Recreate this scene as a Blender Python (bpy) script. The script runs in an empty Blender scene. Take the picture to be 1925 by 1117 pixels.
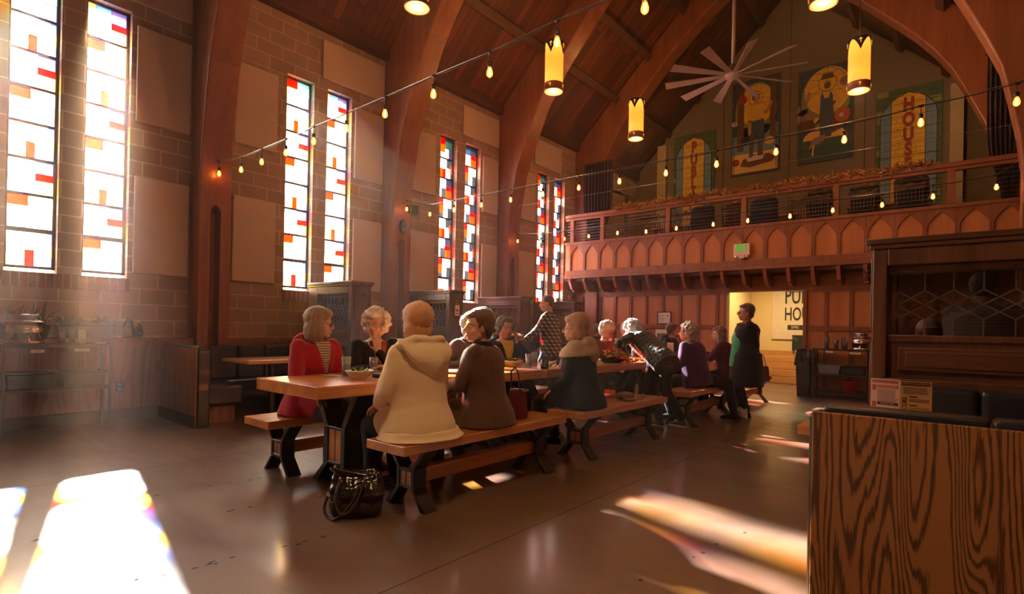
import bpy, bmesh, math, random
from mathutils import Vector, Matrix, noise
random.seed(7)
SC = bpy.context.scene
COL = SC.collection
# ---------------------------------------------------------------- camera
def _v(a): return Vector(a)
_f, _cy, _yaw, _pitch, _roll = 1022.4, 615.1, -0.693742, 0.0028217, -0.0200368
_F = Vector((math.sin(_yaw)*math.cos(_pitch), math.cos(_yaw)*math.cos(_pitch), math.sin(_pitch)))
_r = _F.cross(Vector((0, 0, 1))).normalized(); _d = _F.cross(_r)
_R = _r*math.cos(_roll)+_d*math.sin(_roll); _D = -_r*math.sin(_roll)+_d*math.cos(_roll)
cam = bpy.data.cameras.new('camera'); camo = bpy.data.objects.new('camera', cam); COL.objects.link(camo)
M = Matrix.Identity(4)
for i in range(3):
    M[i][0] = _R[i]; M[i][1] = -_D[i]; M[i][2] = -_F[i]
M[0][3], M[1][3], M[2][3] = 0, 0, 1.2
camo.matrix_world = M
cam.sensor_width = 36; cam.lens = _f/1925*36; cam.shift_y = (_cy-558.5)/1925; cam.clip_end = 200
SC.camera = camo
# ---------------------------------------------------------------- world, sun, exposure
W = bpy.data.worlds.new('world'); SC.world = W; W.use_nodes = True
W.node_tree.nodes['Background'].inputs[0].default_value = (1.0, .92, .84, 1)
W.node_tree.nodes['Background'].inputs[1].default_value = 20
sd = bpy.data.lights.new('sun', 'SUN'); sd.energy = 165; sd.angle = math.radians(2.2); sd.color = (1, .93, .82)
so = bpy.data.objects.new('sun', sd); COL.objects.link(so)
so.rotation_euler = Vector((-math.cos(math.radians(30))*.975, math.cos(math.radians(30))*.222, .5)).to_track_quat('Z', 'Y').to_euler()
so.location = (-20, 5, 12)
SC.view_settings.view_transform = 'Standard'; SC.view_settings.look = 'None'; SC.view_settings.gamma = 1
SC.view_settings.use_curve_mapping = False
SC.view_settings.exposure = 0.2
SC.cycles.max_bounces = 8; SC.cycles.diffuse_bounces = 4; SC.cycles.glossy_bounces = 3; SC.cycles.transmission_bounces = 6
SC.cycles.transparent_max_bounces = 16; SC.cycles.volume_bounces = 0; SC.cycles.sample_clamp_indirect = 6; SC.cycles.caustics_reflective = False
SC.cycles.caustics_refractive = False; SC.cycles.use_denoising = True
# ---------------------------------------------------------------- helpers
TS = bpy.data.scenes.new('workbench')
WL = {}
def P(v): return Vector(v)
def wloc(o):
    return WL.get(o.name, Vector((0, 0, 0))) if o else Vector((0, 0, 0))
def place(o, parent, loc):
    COL.objects.link(o)
    loc = Vector(loc)
    if parent: o.parent = parent; o.location = loc-wloc(parent)
    else: o.location = loc
    WL[o.name] = loc
def tag(o, label=None, cat=None, group=None, kind=None):
    if label: o['label'] = label
    if cat: o['category'] = cat
    if group: o['group'] = group
    if kind: o['kind'] = kind
    return o
def thing(name, label, cat, loc=(0, 0, 0), group=None, kind=None):
    o = bpy.data.objects.new(name, None); o.empty_display_size = .1
    place(o, None, loc); return tag(o, label, cat, group, kind)
class MB:
    def __init__(s): s.v = []; s.f = []; s.m = []; s.mi = 0
    def add(s, vs, fs):
        n = len(s.v); s.v += [tuple(v) for v in vs]; s.f += [tuple(i+n for i in f) for f in fs]; s.m += [s.mi]*len(fs); return s
    def box(s, x0, x1, y0, y1, z0, z1):
        vs = [(x, y, z) for x in (x0, x1) for y in (y0, y1) for z in (z0, z1)]
        return s.add(vs, [(0, 1, 3, 2), (4, 6, 7, 5), (0, 4, 5, 1), (2, 3, 7, 6), (0, 2, 6, 4), (1, 5, 7, 3)])
    def hexa(s, vs):  # 4 bottom + 4 top in order
        return s.add(vs, [(3, 2, 1, 0), (4, 5, 6, 7), (0, 1, 5, 4), (1, 2, 6, 5), (2, 3, 7, 6), (3, 0, 4, 7)])
    def bar(s, a, b, w, h, up=(0, 0, 1)):
        a, b = P(a), P(b); d = (b-a).normalized(); u = P(up)
        if abs(d.dot(u)) > .98: u = Vector((1, 0, 0))
        r = d.cross(u).normalized()*w/2; u = r.cross(d).normalized()*h/2
        return s.hexa([a-r-u, a+r-u, a+r+u, a-r+u, b-r-u, b+r-u, b+r+u, b-r+u])
    def prism(s, poly, axis, a, b):
        n = len(poly)
        def q(p, t):
            return (t, p[0], p[1]) if axis == 0 else ((p[0], t, p[1]) if axis == 1 else (p[0], p[1], t))
        vs = [q(p, a) for p in poly]+[q(p, b) for p in poly]
        return s.add(vs, [tuple(range(n))[::-1], tuple(range(n, 2*n))]+[(i, (i+1) % n, n+(i+1) % n, n+i) for i in range(n)])
    def rings(s, rs, cap=True, closed=False):
        n = len(rs[0]); vs = [p for r in rs for p in r]; fs = []
        for k in range(len(rs)-1):
            for i in range(n):
                fs.append((k*n+i, k*n+(i+1) % n, (k+1)*n+(i+1) % n, (k+1)*n+i))
        if closed:
            k = len(rs)-1
            for i in range(n): fs.append((k*n+i, k*n+(i+1) % n, (i+1) % n, i))
        elif cap:
            fs.append(tuple(range(n))[::-1]); fs.append(tuple((len(rs)-1)*n+i for i in range(n)))
        return s.add(vs, fs)
    def tube(s, pts, r, n=8, cap=True):
        pts = [P(p) for p in pts]; rs = []; u = None
        for i, p in enumerate(pts):
            d = (pts[min(i+1, len(pts)-1)]-pts[max(i-1, 0)]).normalized()
            if u is None:
                u = Vector((0, 0, 1)) if abs(d.z) < .9 else Vector((1, 0, 0))
            u = (u-d*u.dot(d)).normalized(); w = d.cross(u)
            rr = r[i] if isinstance(r, (list, tuple)) else r
            rs.append([p+(u*math.cos(2*math.pi*k/n)+w*math.sin(2*math.pi*k/n))*rr for k in range(n)])
        return s.rings(rs, cap)
    def lathe(s, prof, c=(0, 0, 0), n=24, axis=2, closed=False):
        rs = []
        for r, z in prof:
            r = max(r, .0004); ring = []
            for k in range(n):
                a = 2*math.pi*k/n; x, y = r*math.cos(a), r*math.sin(a)
                p = (x, y, z) if axis == 2 else ((z, x, y) if axis == 0 else (y, z, x))
                ring.append((c[0]+p[0], c[1]+p[1], c[2]+p[2]))
            rs.append(ring)
        return s.rings(rs, closed=closed)
    def ell(s, c, r, R=None, n=14, m=9):
        c = P(c); rs = []
        for j in range(m+1):
            t = math.pi*j/m; ring = []
            for k in range(n):
                a = 2*math.pi*k/n
                v = Vector((r[0]*max(math.sin(t), .02)*math.cos(a), r[1]*max(math.sin(t), .02)*math.sin(a), -r[2]*math.cos(t)))
                ring.append(c+(R@v if R else v))
            rs.append(ring)
        return s.rings(rs)
    def cap(s, a, b, ra, rb, n=12):
        a, b = P(a), P(b); d = b-a
        if d.length < 1e-5: d = Vector((0, 0, 1e-4))
        d.normalize(); u = d.orthogonal().normalized(); w = d.cross(u); rs = []
        for t in (-90, -60, -30, 0):
            t = math.radians(t)
            rs.append([a+d*ra*math.sin(t)+(u*math.cos(2*math.pi*k/n)+w*math.sin(2*math.pi*k/n))*max(ra*math.cos(t), .0006) for k in range(n)])
        for t in (0, 30, 60, 90):
            t = math.radians(t)
            rs.append([b+d*rb*math.sin(t)+(u*math.cos(2*math.pi*k/n)+w*math.sin(2*math.pi*k/n))*max(rb*math.cos(t), .0006) for k in range(n)])
        return s.rings(rs)
    def mesh(s, name, off=Vector((0, 0, 0)), mats=()):
        me = bpy.data.meshes.new(name)
        me.from_pydata([tuple(P(v)-off) for v in s.v], [], s.f)
        for m in mats: me.materials.append(m)
        if any(s.m): me.polygons.foreach_set('material_index', s.m)
        me.update()
        return me
    def build(s, name, mat, parent=None, loc=None, smooth=False, bevel=0, label=None, cat=None, group=None, kind=None, seg=2):
        mats = mat if isinstance(mat, (list, tuple)) else [mat]
        off = P(loc) if loc is not None else (wloc(parent) if parent else Vector((0, 0, 0)))
        me = s.mesh(name, off, mats)
        bm = bmesh.new(); bm.from_mesh(me); bmesh.ops.recalc_face_normals(bm, faces=bm.faces); bm.to_mesh(me); bm.free()
        o = bpy.data.objects.new(name, me); place(o, parent, off)
        if smooth: me.polygons.foreach_set('use_smooth', [True]*len(me.polygons))
        if bevel:
            b = o.modifiers.new('bevel', 'BEVEL'); b.width = bevel; b.segments = seg; b.limit_method = 'ANGLE'; b.angle_limit = .6
            b.harden_normals = False
        tag(o, label, cat, group, kind)
        return o
def dup(root, loc=None, rotz=None, label=None, parent=None):
    r = root.copy(); COL.objects.link(r)
    if parent: r.parent = parent
    elif loc is not None: r.location = loc
    if rotz is not None: r.rotation_euler = (0, 0, rotz)
    if label: r['label'] = label
    for c in list(root.children):
        dup(c, parent=r)
    return r
def text(name, body, mat, origin, right, up, size, parent, extrude=.002, sx=1.0, align='CENTER', label=None, bold=0.0):
    cu = bpy.data.curves.new(name, 'FONT'); cu.body = body; cu.size = size; cu.extrude = extrude; cu.align_x = align; cu.align_y = 'CENTER'
    cu.offset = bold; cu.resolution_u = 3
    t = bpy.data.objects.new(name+'_c', cu); TS.collection.objects.link(t)
    TS.view_layers[0].update(); dg = TS.view_layers[0].depsgraph; me = bpy.data.meshes.new_from_object(t.evaluated_get(dg))
    bpy.data.objects.remove(t); me.name = name
    r, u = P(right).normalized(), P(up).normalized(); n = r.cross(u)
    off = P(origin)
    me.transform(Matrix(((r.x*sx, u.x, n.x, 0), (r.y*sx, u.y, n.y, 0), (r.z*sx, u.z, n.z, 0), (0, 0, 0, 1))))
    me.materials.clear(); me.materials.append(mat)
    o = bpy.data.objects.new(name, me); place(o, parent, off); tag(o, label)
    return o
# ---------------------------------------------------------------- materials
class NT:
    def __init__(s, m): s.t = m.node_tree; s.n = s.t.nodes; s.l = s.t.links
    def new(s, ty, **kw):
        n = s.n.new(ty)
        for k, v in kw.items():
            if k.startswith('i_'):
                key = k[2:]; key = int(key) if key.isdigit() else key.replace('_', ' ')
                if isinstance(v, bpy.types.NodeSocket): s.l.new(v, n.inputs[key])
                else: n.inputs[key].default_value = v
            else: setattr(n, k, v)
        return n
def c4(c): return (c[0], c[1], c[2], 1)
def base_mat(name):
    m = bpy.data.materials.new(name); m.use_nodes = True
    return m, NT(m), m.node_tree.nodes['Principled BSDF']
def setp(b, **kw):
    for k, v in kw.items(): b.inputs[k].default_value = v
def plain(name, col, rough=.5, metal=0, vary=.12, vscale=6, bump=0, bscale=60, coat=0, sheen=0, vec=(1, 1, 1)):
    m, t, b = base_mat(name)
    tc = t.new('ShaderNodeTexCoord'); mp = t.new('ShaderNodeMapping', i_Vector=tc.outputs['Object'], i_Scale=vec)
    nz = t.new('ShaderNodeTexNoise', i_Vector=mp.outputs[0], i_Scale=vscale, i_Detail=4.0)
    mx = t.new('ShaderNodeMix', data_type='RGBA')
    mx.inputs[6].default_value = c4([c*(1-vary) for c in col]); mx.inputs[7].default_value = c4([min(1, c*(1+vary)) for c in col])
    t.l.new(nz.outputs[0], mx.inputs[0]); t.l.new(mx.outputs[2], b.inputs['Base Color'])
    setp(b, Roughness=rough, Metallic=metal); b.inputs['Specular IOR Level'].default_value = .2 if rough > .7 else .5; b.inputs['Coat Weight'].default_value = coat; b.inputs['Sheen Weight'].default_value = sheen
    if bump:
        n2 = t.new('ShaderNodeTexNoise', i_Vector=mp.outputs[0], i_Scale=bscale, i_Detail=3.0)
        bp = t.new('ShaderNodeBump', i_Strength=bump, i_Distance=.01, i_Height=n2.outputs[0]); t.l.new(bp.outputs[0], b.inputs['Normal'])
    return m
def wood(name, c1, c2, axis=2, scale=9, rough=.42, stretch=14, contrast=(.35, .65), coat=.15, rings=0, knots=0, spec=.5):
    m, t, b = base_mat(name)
    tc = t.new('ShaderNodeTexCoord'); s = [scale]*3; s[axis] = scale/stretch
    mp = t.new('ShaderNodeMapping', i_Vector=tc.outputs['Object'], i_Scale=s)
    nz = t.new('ShaderNodeTexNoise', i_Vector=mp.outputs[0], i_Scale=1.0, i_Detail=6.0, i_Roughness=.6, i_Distortion=.4)
    fac = nz.outputs[0]
    if rings:
        mu = t.new('ShaderNodeMath', operation='MULTIPLY', i_0=nz.outputs[0], i_1=float(rings)); sn = t.new('ShaderNodeMath', operation='SINE', i_0=mu.outputs[0])
        fac = t.new('ShaderNodeMapRange', i_0=sn.outputs[0], i_1=-1.0, i_2=1.0, i_3=0.0, i_4=1.0).outputs[0]
    s2 = [scale*9]*3; s2[axis] = scale*.35
    mp2 = t.new('ShaderNodeMapping', i_Vector=tc.outputs['Object'], i_Scale=s2)
    n2 = t.new('ShaderNodeTexNoise', i_Vector=mp2.outputs[0], i_Scale=1.0, i_Detail=3.0)
    ad = t.new('ShaderNodeMath', operation='MULTIPLY_ADD', i_0=n2.outputs[0], i_1=.35, i_2=fac)
    cr = t.new('ShaderNodeValToRGB', i_Fac=ad.outputs[0]); e = cr.color_ramp.elements
    e[0].position = contrast[0]+.15; e[0].color = c4(c1); e[1].position = contrast[1]+.2; e[1].color = c4(c2)
    t.l.new(cr.outputs[0], b.inputs['Base Color']); setp(b, Roughness=rough); b.inputs['Coat Weight'].default_value = coat; b.inputs['Coat Roughness'].default_value = .25
    b.inputs['Specular IOR Level'].default_value = spec
    bp = t.new('ShaderNodeBump', i_Strength=.12, i_Distance=.004, i_Height=n2.outputs[0]); t.l.new(bp.outputs[0], b.inputs['Normal'])
    return m
def brickmat(name, c1, c2, mortar, bw, bh, ms, axes, rough=.85, offset=.5, bump=.5, noise_amt=.25, off=(0, 0, 0), smooth=.1, dark=(.5, .5, .5), squash=1):
    m, t, b = base_mat(name)
    tc = t.new('ShaderNodeTexCoord'); sp = t.new('ShaderNodeSeparateXYZ', i_0=tc.outputs['Object'])
    cb = t.new('ShaderNodeCombineXYZ', i_0=sp.outputs[axes[0]], i_1=sp.outputs[axes[1]])
    mp = t.new('ShaderNodeMapping', i_Vector=cb.outputs[0], i_Location=off)
    br = t.new('ShaderNodeTexBrick', i_Vector=mp.outputs[0], i_Scale=1.0, offset=offset)
    br.inputs['Color1'].default_value = c4(c1); br.inputs['Color2'].default_value = c4(c2); br.inputs['Mortar'].default_value = c4(mortar)
    br.inputs['Mortar Size'].default_value = ms; br.inputs['Mortar Smooth'].default_value = smooth
    br.inputs['Brick Width'].default_value = bw; br.inputs['Row Height'].default_value = bh; br.inputs['Bias'].default_value = 0
    nz = t.new('ShaderNodeTexNoise', i_Vector=tc.outputs['Object'], i_Scale=1.6, i_Detail=8.0)
    n3 = t.new('ShaderNodeTexNoise', i_Vector=tc.outputs['Object'], i_Scale=70.0, i_Detail=2.0)
    mx = t.new('ShaderNodeMix', data_type='RGBA', blend_type='MULTIPLY'); mx.inputs[0].default_value = noise_amt
    t.l.new(br.outputs[0], mx.inputs[6])
    cr = t.new('ShaderNodeValToRGB', i_Fac=nz.outputs[0]); cr.color_ramp.elements[0].color = c4(dark); cr.color_ramp.elements[0].position = .3; cr.color_ramp.elements[1].position = .7
    t.l.new(cr.outputs[0], mx.inputs[7]); t.l.new(mx.outputs[2], b.inputs['Base Color']); setp(b, Roughness=rough)
    ad = t.new('ShaderNodeMath', operation='MULTIPLY_ADD', i_0=n3.outputs[0], i_1=.25, i_2=t.new('ShaderNodeMath', operation='SUBTRACT', i_0=1.0, i_1=br.outputs['Fac']).outputs[0])
    bp = t.new('ShaderNodeBump', i_Strength=bump, i_Distance=.008, i_Height=ad.outputs[0]); t.l.new(bp.outputs[0], b.inputs['Normal'])
    return m
def pane(name, col, clear=.8):
    m, t, b = base_mat(name); t.n.remove(b)
    tc = t.new('ShaderNodeTexCoord'); nz = t.new('ShaderNodeTexNoise', i_Vector=tc.outputs['Object'], i_Scale=14.0, i_Detail=4.0, i_Distortion=.8)
    mx = t.new('ShaderNodeMix', data_type='RGBA', i_0=nz.outputs[0]); mx.inputs[6].default_value = c4([c*.8 for c in col]); mx.inputs[7].default_value = c4(col)
    tr = t.new('ShaderNodeBsdfTransparent', i_Color=mx.outputs[2]); tl = t.new('ShaderNodeBsdfTranslucent', i_Color=mx.outputs[2])
    a = t.new('ShaderNodeMixShader', i_Fac=clear); t.l.new(tl.outputs[0], a.inputs[1]); t.l.new(tr.outputs[0], a.inputs[2])
    gl = t.new('ShaderNodeBsdfGlossy'); gl.inputs['Roughness'].default_value = .1
    fr = t.new('ShaderNodeFresnel', i_IOR=1.2); c = t.new('ShaderNodeMixShader', i_Fac=fr.outputs[0]); t.l.new(a.outputs[0], c.inputs[1]); t.l.new(gl.outputs[0], c.inputs[2])
    t.l.new(c.outputs[0], t.n['Material Output'].inputs[0])
    return m
def clearglass(name, tint=(1, 1, 1), rough=.02, refl=.12, ior=1.45):
    m, t, b = base_mat(name); t.n.remove(b)
    tr = t.new('ShaderNodeBsdfTransparent'); tr.inputs[0].default_value = c4(tint)
    gl = t.new('ShaderNodeBsdfGlossy'); gl.inputs['Roughness'].default_value = rough
    fr = t.new('ShaderNodeFresnel', i_IOR=ior); ad = t.new('ShaderNodeMath', operation='ADD', i_0=fr.outputs[0], i_1=refl); ad.use_clamp = True
    c = t.new('ShaderNodeMixShader', i_Fac=ad.outputs[0]); t.l.new(tr.outputs[0], c.inputs[1]); t.l.new(gl.outputs[0], c.inputs[2])
    t.l.new(c.outputs[0], t.n['Material Output'].inputs[0])
    return m
def emis(name, col, st, base=(0.8, .6, .3)):
    m, t, b = base_mat(name); setp(b, Roughness=.4); b.inputs['Base Color'].default_value = c4(base)
    b.inputs['Emission Color'].default_value = c4(col); b.inputs['Emission Strength'].default_value = st
    return m
M_ = {}
M_['block'] = brickmat('concrete block', (.45, .31, .225), (.37, .25, .18), (.62, .47, .34), .4, .2, .008, (1, 2), off=(.13, -.01, 0), noise_amt=.45)
M_['sillbrick'] = brickmat('sill brick', (.30, .10, .07), (.22, .075, .055), (.42, .32, .26), .075, .3, .007, (1, 2), offset=0, bump=.6)
M_['panelcloth'] = plain('acoustic panel cloth', (.58, .45, .37), .95, vary=.05, vscale=3, bump=.15, bscale=300, sheen=.2)
M_['arch'] = wood('glulam arch', (.22, .064, .022), (.34, .115, .038), 2, 5, .45, 10)
M_['dark'] = wood('dark stained oak', (.062, .020, .010), (.15, .054, .026), 2, 8, .38, 12, coat=.3)
M_['darkx'] = wood('dark stained oak across', (.062, .020, .010), (.15, .054, .026), 0, 8, .38, 12, coat=.3)
M_['beam'] = wood('dark ceiling beam', (.07, .024, .012), (.13, .05, .024), 1, 6, .6, 10, coat=0)
M_['plank'] = brickmat('ceiling planks', (.235, .062, .019), (.08, .021, .008), (.012, .006, .004), 1.9, .15, .006, (0, 1), rough=.5, bump=.4, noise_amt=.3)
M_['wainscot'] = wood('wainscot oak ply', (.20, .07, .032), (.33, .135, .06), 2, 4, .4, 9, rings=26, contrast=(.2, .8))
def plymat(name, c1, c2, sc=5.0, st=9.0, k=70.0, lo=.25, hi=.75):
    m, t, b = base_mat(name); tc = t.new('ShaderNodeTexCoord')
    mp = t.new('ShaderNodeMapping', i_Vector=tc.outputs['Object'], i_Scale=(sc, sc, sc/st)); nz = t.new('ShaderNodeTexNoise', i_Vector=mp.outputs[0], i_Scale=1.0, i_Detail=1.5, i_Roughness=.4)
    m3 = t.new('ShaderNodeMapping', i_Vector=tc.outputs['Object'], i_Scale=(150, 150, 9)); n3 = t.new('ShaderNodeTexNoise', i_Vector=m3.outputs[0], i_Scale=1.0, i_Detail=3.0)
    a1 = t.new('ShaderNodeMath', operation='MULTIPLY_ADD', i_0=n3.outputs[0], i_1=.030, i_2=nz.outputs[0]); mu = t.new('ShaderNodeMath', operation='MULTIPLY', i_0=a1.outputs[0], i_1=k); sn = t.new('ShaderNodeMath', operation='SINE', i_0=mu.outputs[0])
    mr = t.new('ShaderNodeMapRange', i_0=sn.outputs[0], i_1=-1.0, i_2=1.0, i_3=0.0, i_4=1.0); ad = t.new('ShaderNodeMath', operation='MULTIPLY_ADD', i_0=n3.outputs[0], i_1=.5, i_2=mr.outputs[0])
    cr = t.new('ShaderNodeValToRGB', i_Fac=ad.outputs[0]); e = cr.color_ramp.elements; e[0].position = lo; e[0].color = c4(c1); e[1].position = hi; e[1].color = c4(c2)
    t.l.new(cr.outputs[0], b.inputs['Base Color']); setp(b, Roughness=.42); b.inputs['Coat Weight'].default_value = .15; b.inputs['Coat Roughness'].default_value = .25
    return m
M_['ply'] = plymat('booth oak ply', (.105, .037, .012), (.40, .165, .046), 6.0, 8.0, 150.0, .30, .80)
M_['wainscot'] = plymat('wainscot oak ply', (.20, .076, .034), (.285, .118, .052), 4.0, 9.0, 60.0)
M_['table'] = wood('fir table top', (.42, .145, .038), (.70, .30, .085), 1, 7, .28, 12, coat=.4)
M_['tableend'] = wood('fir end grain', (.30, .12, .045), (.50, .24, .10), 0, 9, .35, 2, coat=.3)
M_['panelor'] = wood('balcony panel oak', (.42, .145, .045), (.54, .21, .07), 2, 5, .4, 9)
M_['trim'] = wood('balcony trim oak', (.19, .058, .025), (.29, .10, .042), 0, 7, .4, 12)
M_['trimv'] = wood('balcony trim oak upright', (.19, .058, .025), (.29, .10, .042), 2, 7, .4, 12)
M_['steel'] = plain('black powder coated steel', (.018, .014, .015), .38, vary=.2, bump=.05, bscale=200)
M_['leather'] = plain('dark blue leather', (.022, .020, .026), .33, vary=.15, vscale=3, bump=.12, bscale=180, coat=.15)
M_['blackpl'] = plain('black plastic', (.012, .011, .012), .4)
M_['greypl'] = plain('grey plastic', (.17, .16, .16), .45)
M_['redpl'] = plain('red plastic', (.6, .012, .03), .35)
M_['chrome'] = plain('polished steel', (.75, .72, .70), .14, metal=1, vary=.05)
M_['lead'] = plain('lead came', (.32, .28, .25), .28, metal=.9)
M_['frame'] = plain('window frame steel', (.06, .045, .04), .5)
M_['paint'] = plain('olive plaster', (.20, .148, .088), .9, vary=.04, vscale=1)
M_['cream'] = plain('cream paint', (.75, .58, .30), .8, vary=.04, vscale=1)
M_['stairwood'] = wood('stair wood', (.50, .24, .07), (.66, .35, .12), 0, 5, .4, 10)
M_['white'] = plain('white paper', (.82, .79, .75), .7, vary=.03)
M_['ink'] = plain('black ink', (.02, .015, .012), .7)
M_['ceramic'] = plain('cream ceramic', (.78, .66, .54), .22, vary=.03)
M_['blackcer'] = plain('black ceramic', (.012, .014, .013), .15, coat=.5)
M_['curtain'] = plain('purple curtain', (.045, .032, .05), .9, vary=.2, vscale=10, sheen=.2)
M_['brass'] = plain('brass', (.85, .60, .22), .25, metal=1)
M_['soil'] = plain('soil', (.03, .02, .015), .95)
M_['leaf'] = plain('dark green leaf', (.035, .06, .03), .45, vary=.4)
M_['leaf2'] = plain('bright leaf', (.12, .20, .05), .45, vary=.4)
M_['cable'] = plain('string light cable', (.02, .016, .014), .5)
M_['steelcable'] = plain('steel cable', (.5, .45, .42), .3, metal=1)
M_['socket'] = plain('bulb socket', (.015, .012, .01), .4)
M_['water'] = clearglass('water', (.93, .93, .95), .02, .02, 1.33)
M_['tumbler'] = clearglass('tumbler plastic', (.93, .91, .92), .12, .10)
_b = M_['tumbler'].node_tree; _e = _b.nodes.new('ShaderNodeBsdfDiffuse'); _e.inputs[0].default_value = (.85, .8, .8, 1); _t = _b.nodes.new('ShaderNodeBsdfTranslucent'); _t.inputs[0].default_value = (.9, .87, .87, 1)
_d = _b.nodes.new('ShaderNodeAddShader'); _b.links.new(_e.outputs[0], _d.inputs[0]); _b.links.new(_t.outputs[0], _d.inputs[1]); _a = _b.nodes.new('ShaderNodeMixShader'); _a.inputs[0].default_value = .08
_o = _b.nodes['Material Output']; _l = _o.inputs[0].links[0].from_socket; _b.links.new(_l, _a.inputs[1]); _b.links.new(_d.outputs[0], _a.inputs[2]); _b.links.new(_a.outputs[0], _o.inputs[0])
M_['diamond'] = clearglass('leaded glass', (.90, .86, .80), .05, .06)
M_['lens'] = clearglass('spectacle lens', (.97, .97, .97), .02, .0, 1.12)
M_['amber'] = clearglass('amber bulb glass', (1, .62, .28), .03, .02)
_b = M_['amber'].node_tree; _e = _b.nodes.new('ShaderNodeEmission'); _e.inputs[0].default_value = (1, .27, .03, 1); _e.inputs[1].default_value = 1.1
_a = _b.nodes.new('ShaderNodeAddShader'); _o = _b.nodes['Material Output']; _l = _o.inputs[0].links[0].from_socket; _b.links.new(_l, _a.inputs[0]); _b.links.new(_e.outputs[0], _a.inputs[1]); _b.links.new(_a.outputs[0], _o.inputs[0])
M_['filament'] = emis('glowing filament', (1, .50, .13), 90)
def lampglass():
    m, t, b = base_mat('amber lantern glass'); tc = t.new('ShaderNodeTexCoord'); sp = t.new('ShaderNodeSeparateXYZ', i_0=tc.outputs['Object'])
    nz = t.new('ShaderNodeTexNoise', i_Vector=tc.outputs['Object'], i_Scale=5.0)
    setp(b, Roughness=.5); b.inputs['Base Color'].default_value = (.5, .30, .12, 1)
    b.inputs['Emission Color'].default_value = (1, .36, .04, 1); b.inputs['Emission Strength'].default_value = .25
    b.inputs['Transmission Weight'].default_value = 0
    tl = t.new('ShaderNodeBsdfTranslucent'); tl.inputs[0].default_value = (1, .62, .34, 1)
    a = t.new('ShaderNodeAddShader'); t.l.new(b.outputs[0], a.inputs[0]); t.l.new(tl.outputs[0], a.inputs[1]); t.l.new(a.outputs[0], t.n['Material Output'].inputs[0])
    return m
M_['lamp'] = lampglass()
M_['lampdisc'] = emis('lantern diffuser', (1, .66, .16), 2.2)
M_['exitgreen'] = emis('exit letter green', (0.0, 1, .05), .30, (0, .45, .02))
M_['exitwhite'] = plain('exit sign housing', (.80, .66, .55), .4, vary=.02)
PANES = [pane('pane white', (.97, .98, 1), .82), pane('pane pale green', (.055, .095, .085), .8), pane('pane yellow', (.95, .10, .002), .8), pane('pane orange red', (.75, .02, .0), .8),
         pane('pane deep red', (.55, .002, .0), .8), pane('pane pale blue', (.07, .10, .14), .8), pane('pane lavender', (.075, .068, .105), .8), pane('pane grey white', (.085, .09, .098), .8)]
PANES_GLARE = [PANES[0], pane('pane pale green near', (.30, .6, .55), .8), pane('pane yellow overexposed', (1, .85, .30), .8), pane('pane orange', (.9, .075, .002), .8), pane('pane deep red near', (.9, .03, .0), .8), pane('pane pale blue near', (.3, .45, .8), .8), pane('pane lavender near', (.3, .25, .5), .8), pane('pane grey white near', (.6, .62, .65), .8)]  # paler copies for near windows; their overexposed glare put into the glass colour
def floormat():
    m, t, b = base_mat('polished stained concrete')
    tc = t.new('ShaderNodeTexCoord')
    n1 = t.new('ShaderNodeTexNoise', i_Vector=tc.outputs['Object'], i_Scale=.9, i_Detail=9.0, i_Roughness=.62, i_Distortion=.6)
    mp = t.new('ShaderNodeMapping', i_Vector=tc.outputs['Object'], i_Rotation=(0, 0, .9), i_Scale=(.6, 3.0, 1))
    n2 = t.new('ShaderNodeTexNoise', i_Vector=mp.outputs[0], i_Scale=1.3, i_Detail=7.0, i_Roughness=.55, i_Distortion=1.2)
    cr = t.new('ShaderNodeValToRGB', i_Fac=n1.outputs[0]); e = cr.color_ramp.elements; e[0].position = .32; e[0].color = (.105, .057, .036, 1); e[1].position = .68; e[1].color = (.205, .122, .083, 1)
    cr2 = t.new('ShaderNodeValToRGB', i_Fac=n2.outputs[0]); f = cr2.color_ramp.elements; f[0].position = .50; f[0].color = (0, 0, 0, 1); f[1].position = .70; f[1].color = (1, 1, 1, 1)
    mx = t.new('ShaderNodeMix', data_type='RGBA'); sc = t.new('ShaderNodeMath', operation='MULTIPLY', i_0=cr2.outputs[0], i_1=.15)
    t.l.new(sc.outputs[0], mx.inputs[0]); t.l.new(cr.outputs[0], mx.inputs[6]); mx.inputs[7].default_value = (.30, .16, .09, 1)
    t.l.new(mx.outputs[2], b.inputs['Base Color'])
    rr = t.new('ShaderNodeMapRange', i_0=n2.outputs[0], i_1=.3, i_2=.7, i_3=.30, i_4=.46); t.l.new(rr.outputs[0], b.inputs['Roughness'])
    n4 = t.new('ShaderNodeTexNoise', i_Vector=tc.outputs['Object'], i_Scale=6.0, i_Detail=3.0)
    bp = t.new('ShaderNodeBump', i_Strength=.06, i_Distance=.01, i_Height=n4.outputs[0]); t.l.new(bp.outputs[0], b.inputs['Normal'])
    b.inputs['Specular IOR Level'].default_value = .85; b.inputs['Coat Weight'].default_value = .4; b.inputs['Coat Roughness'].default_value = .13
    return m
M_['floor'] = floormat()
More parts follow.
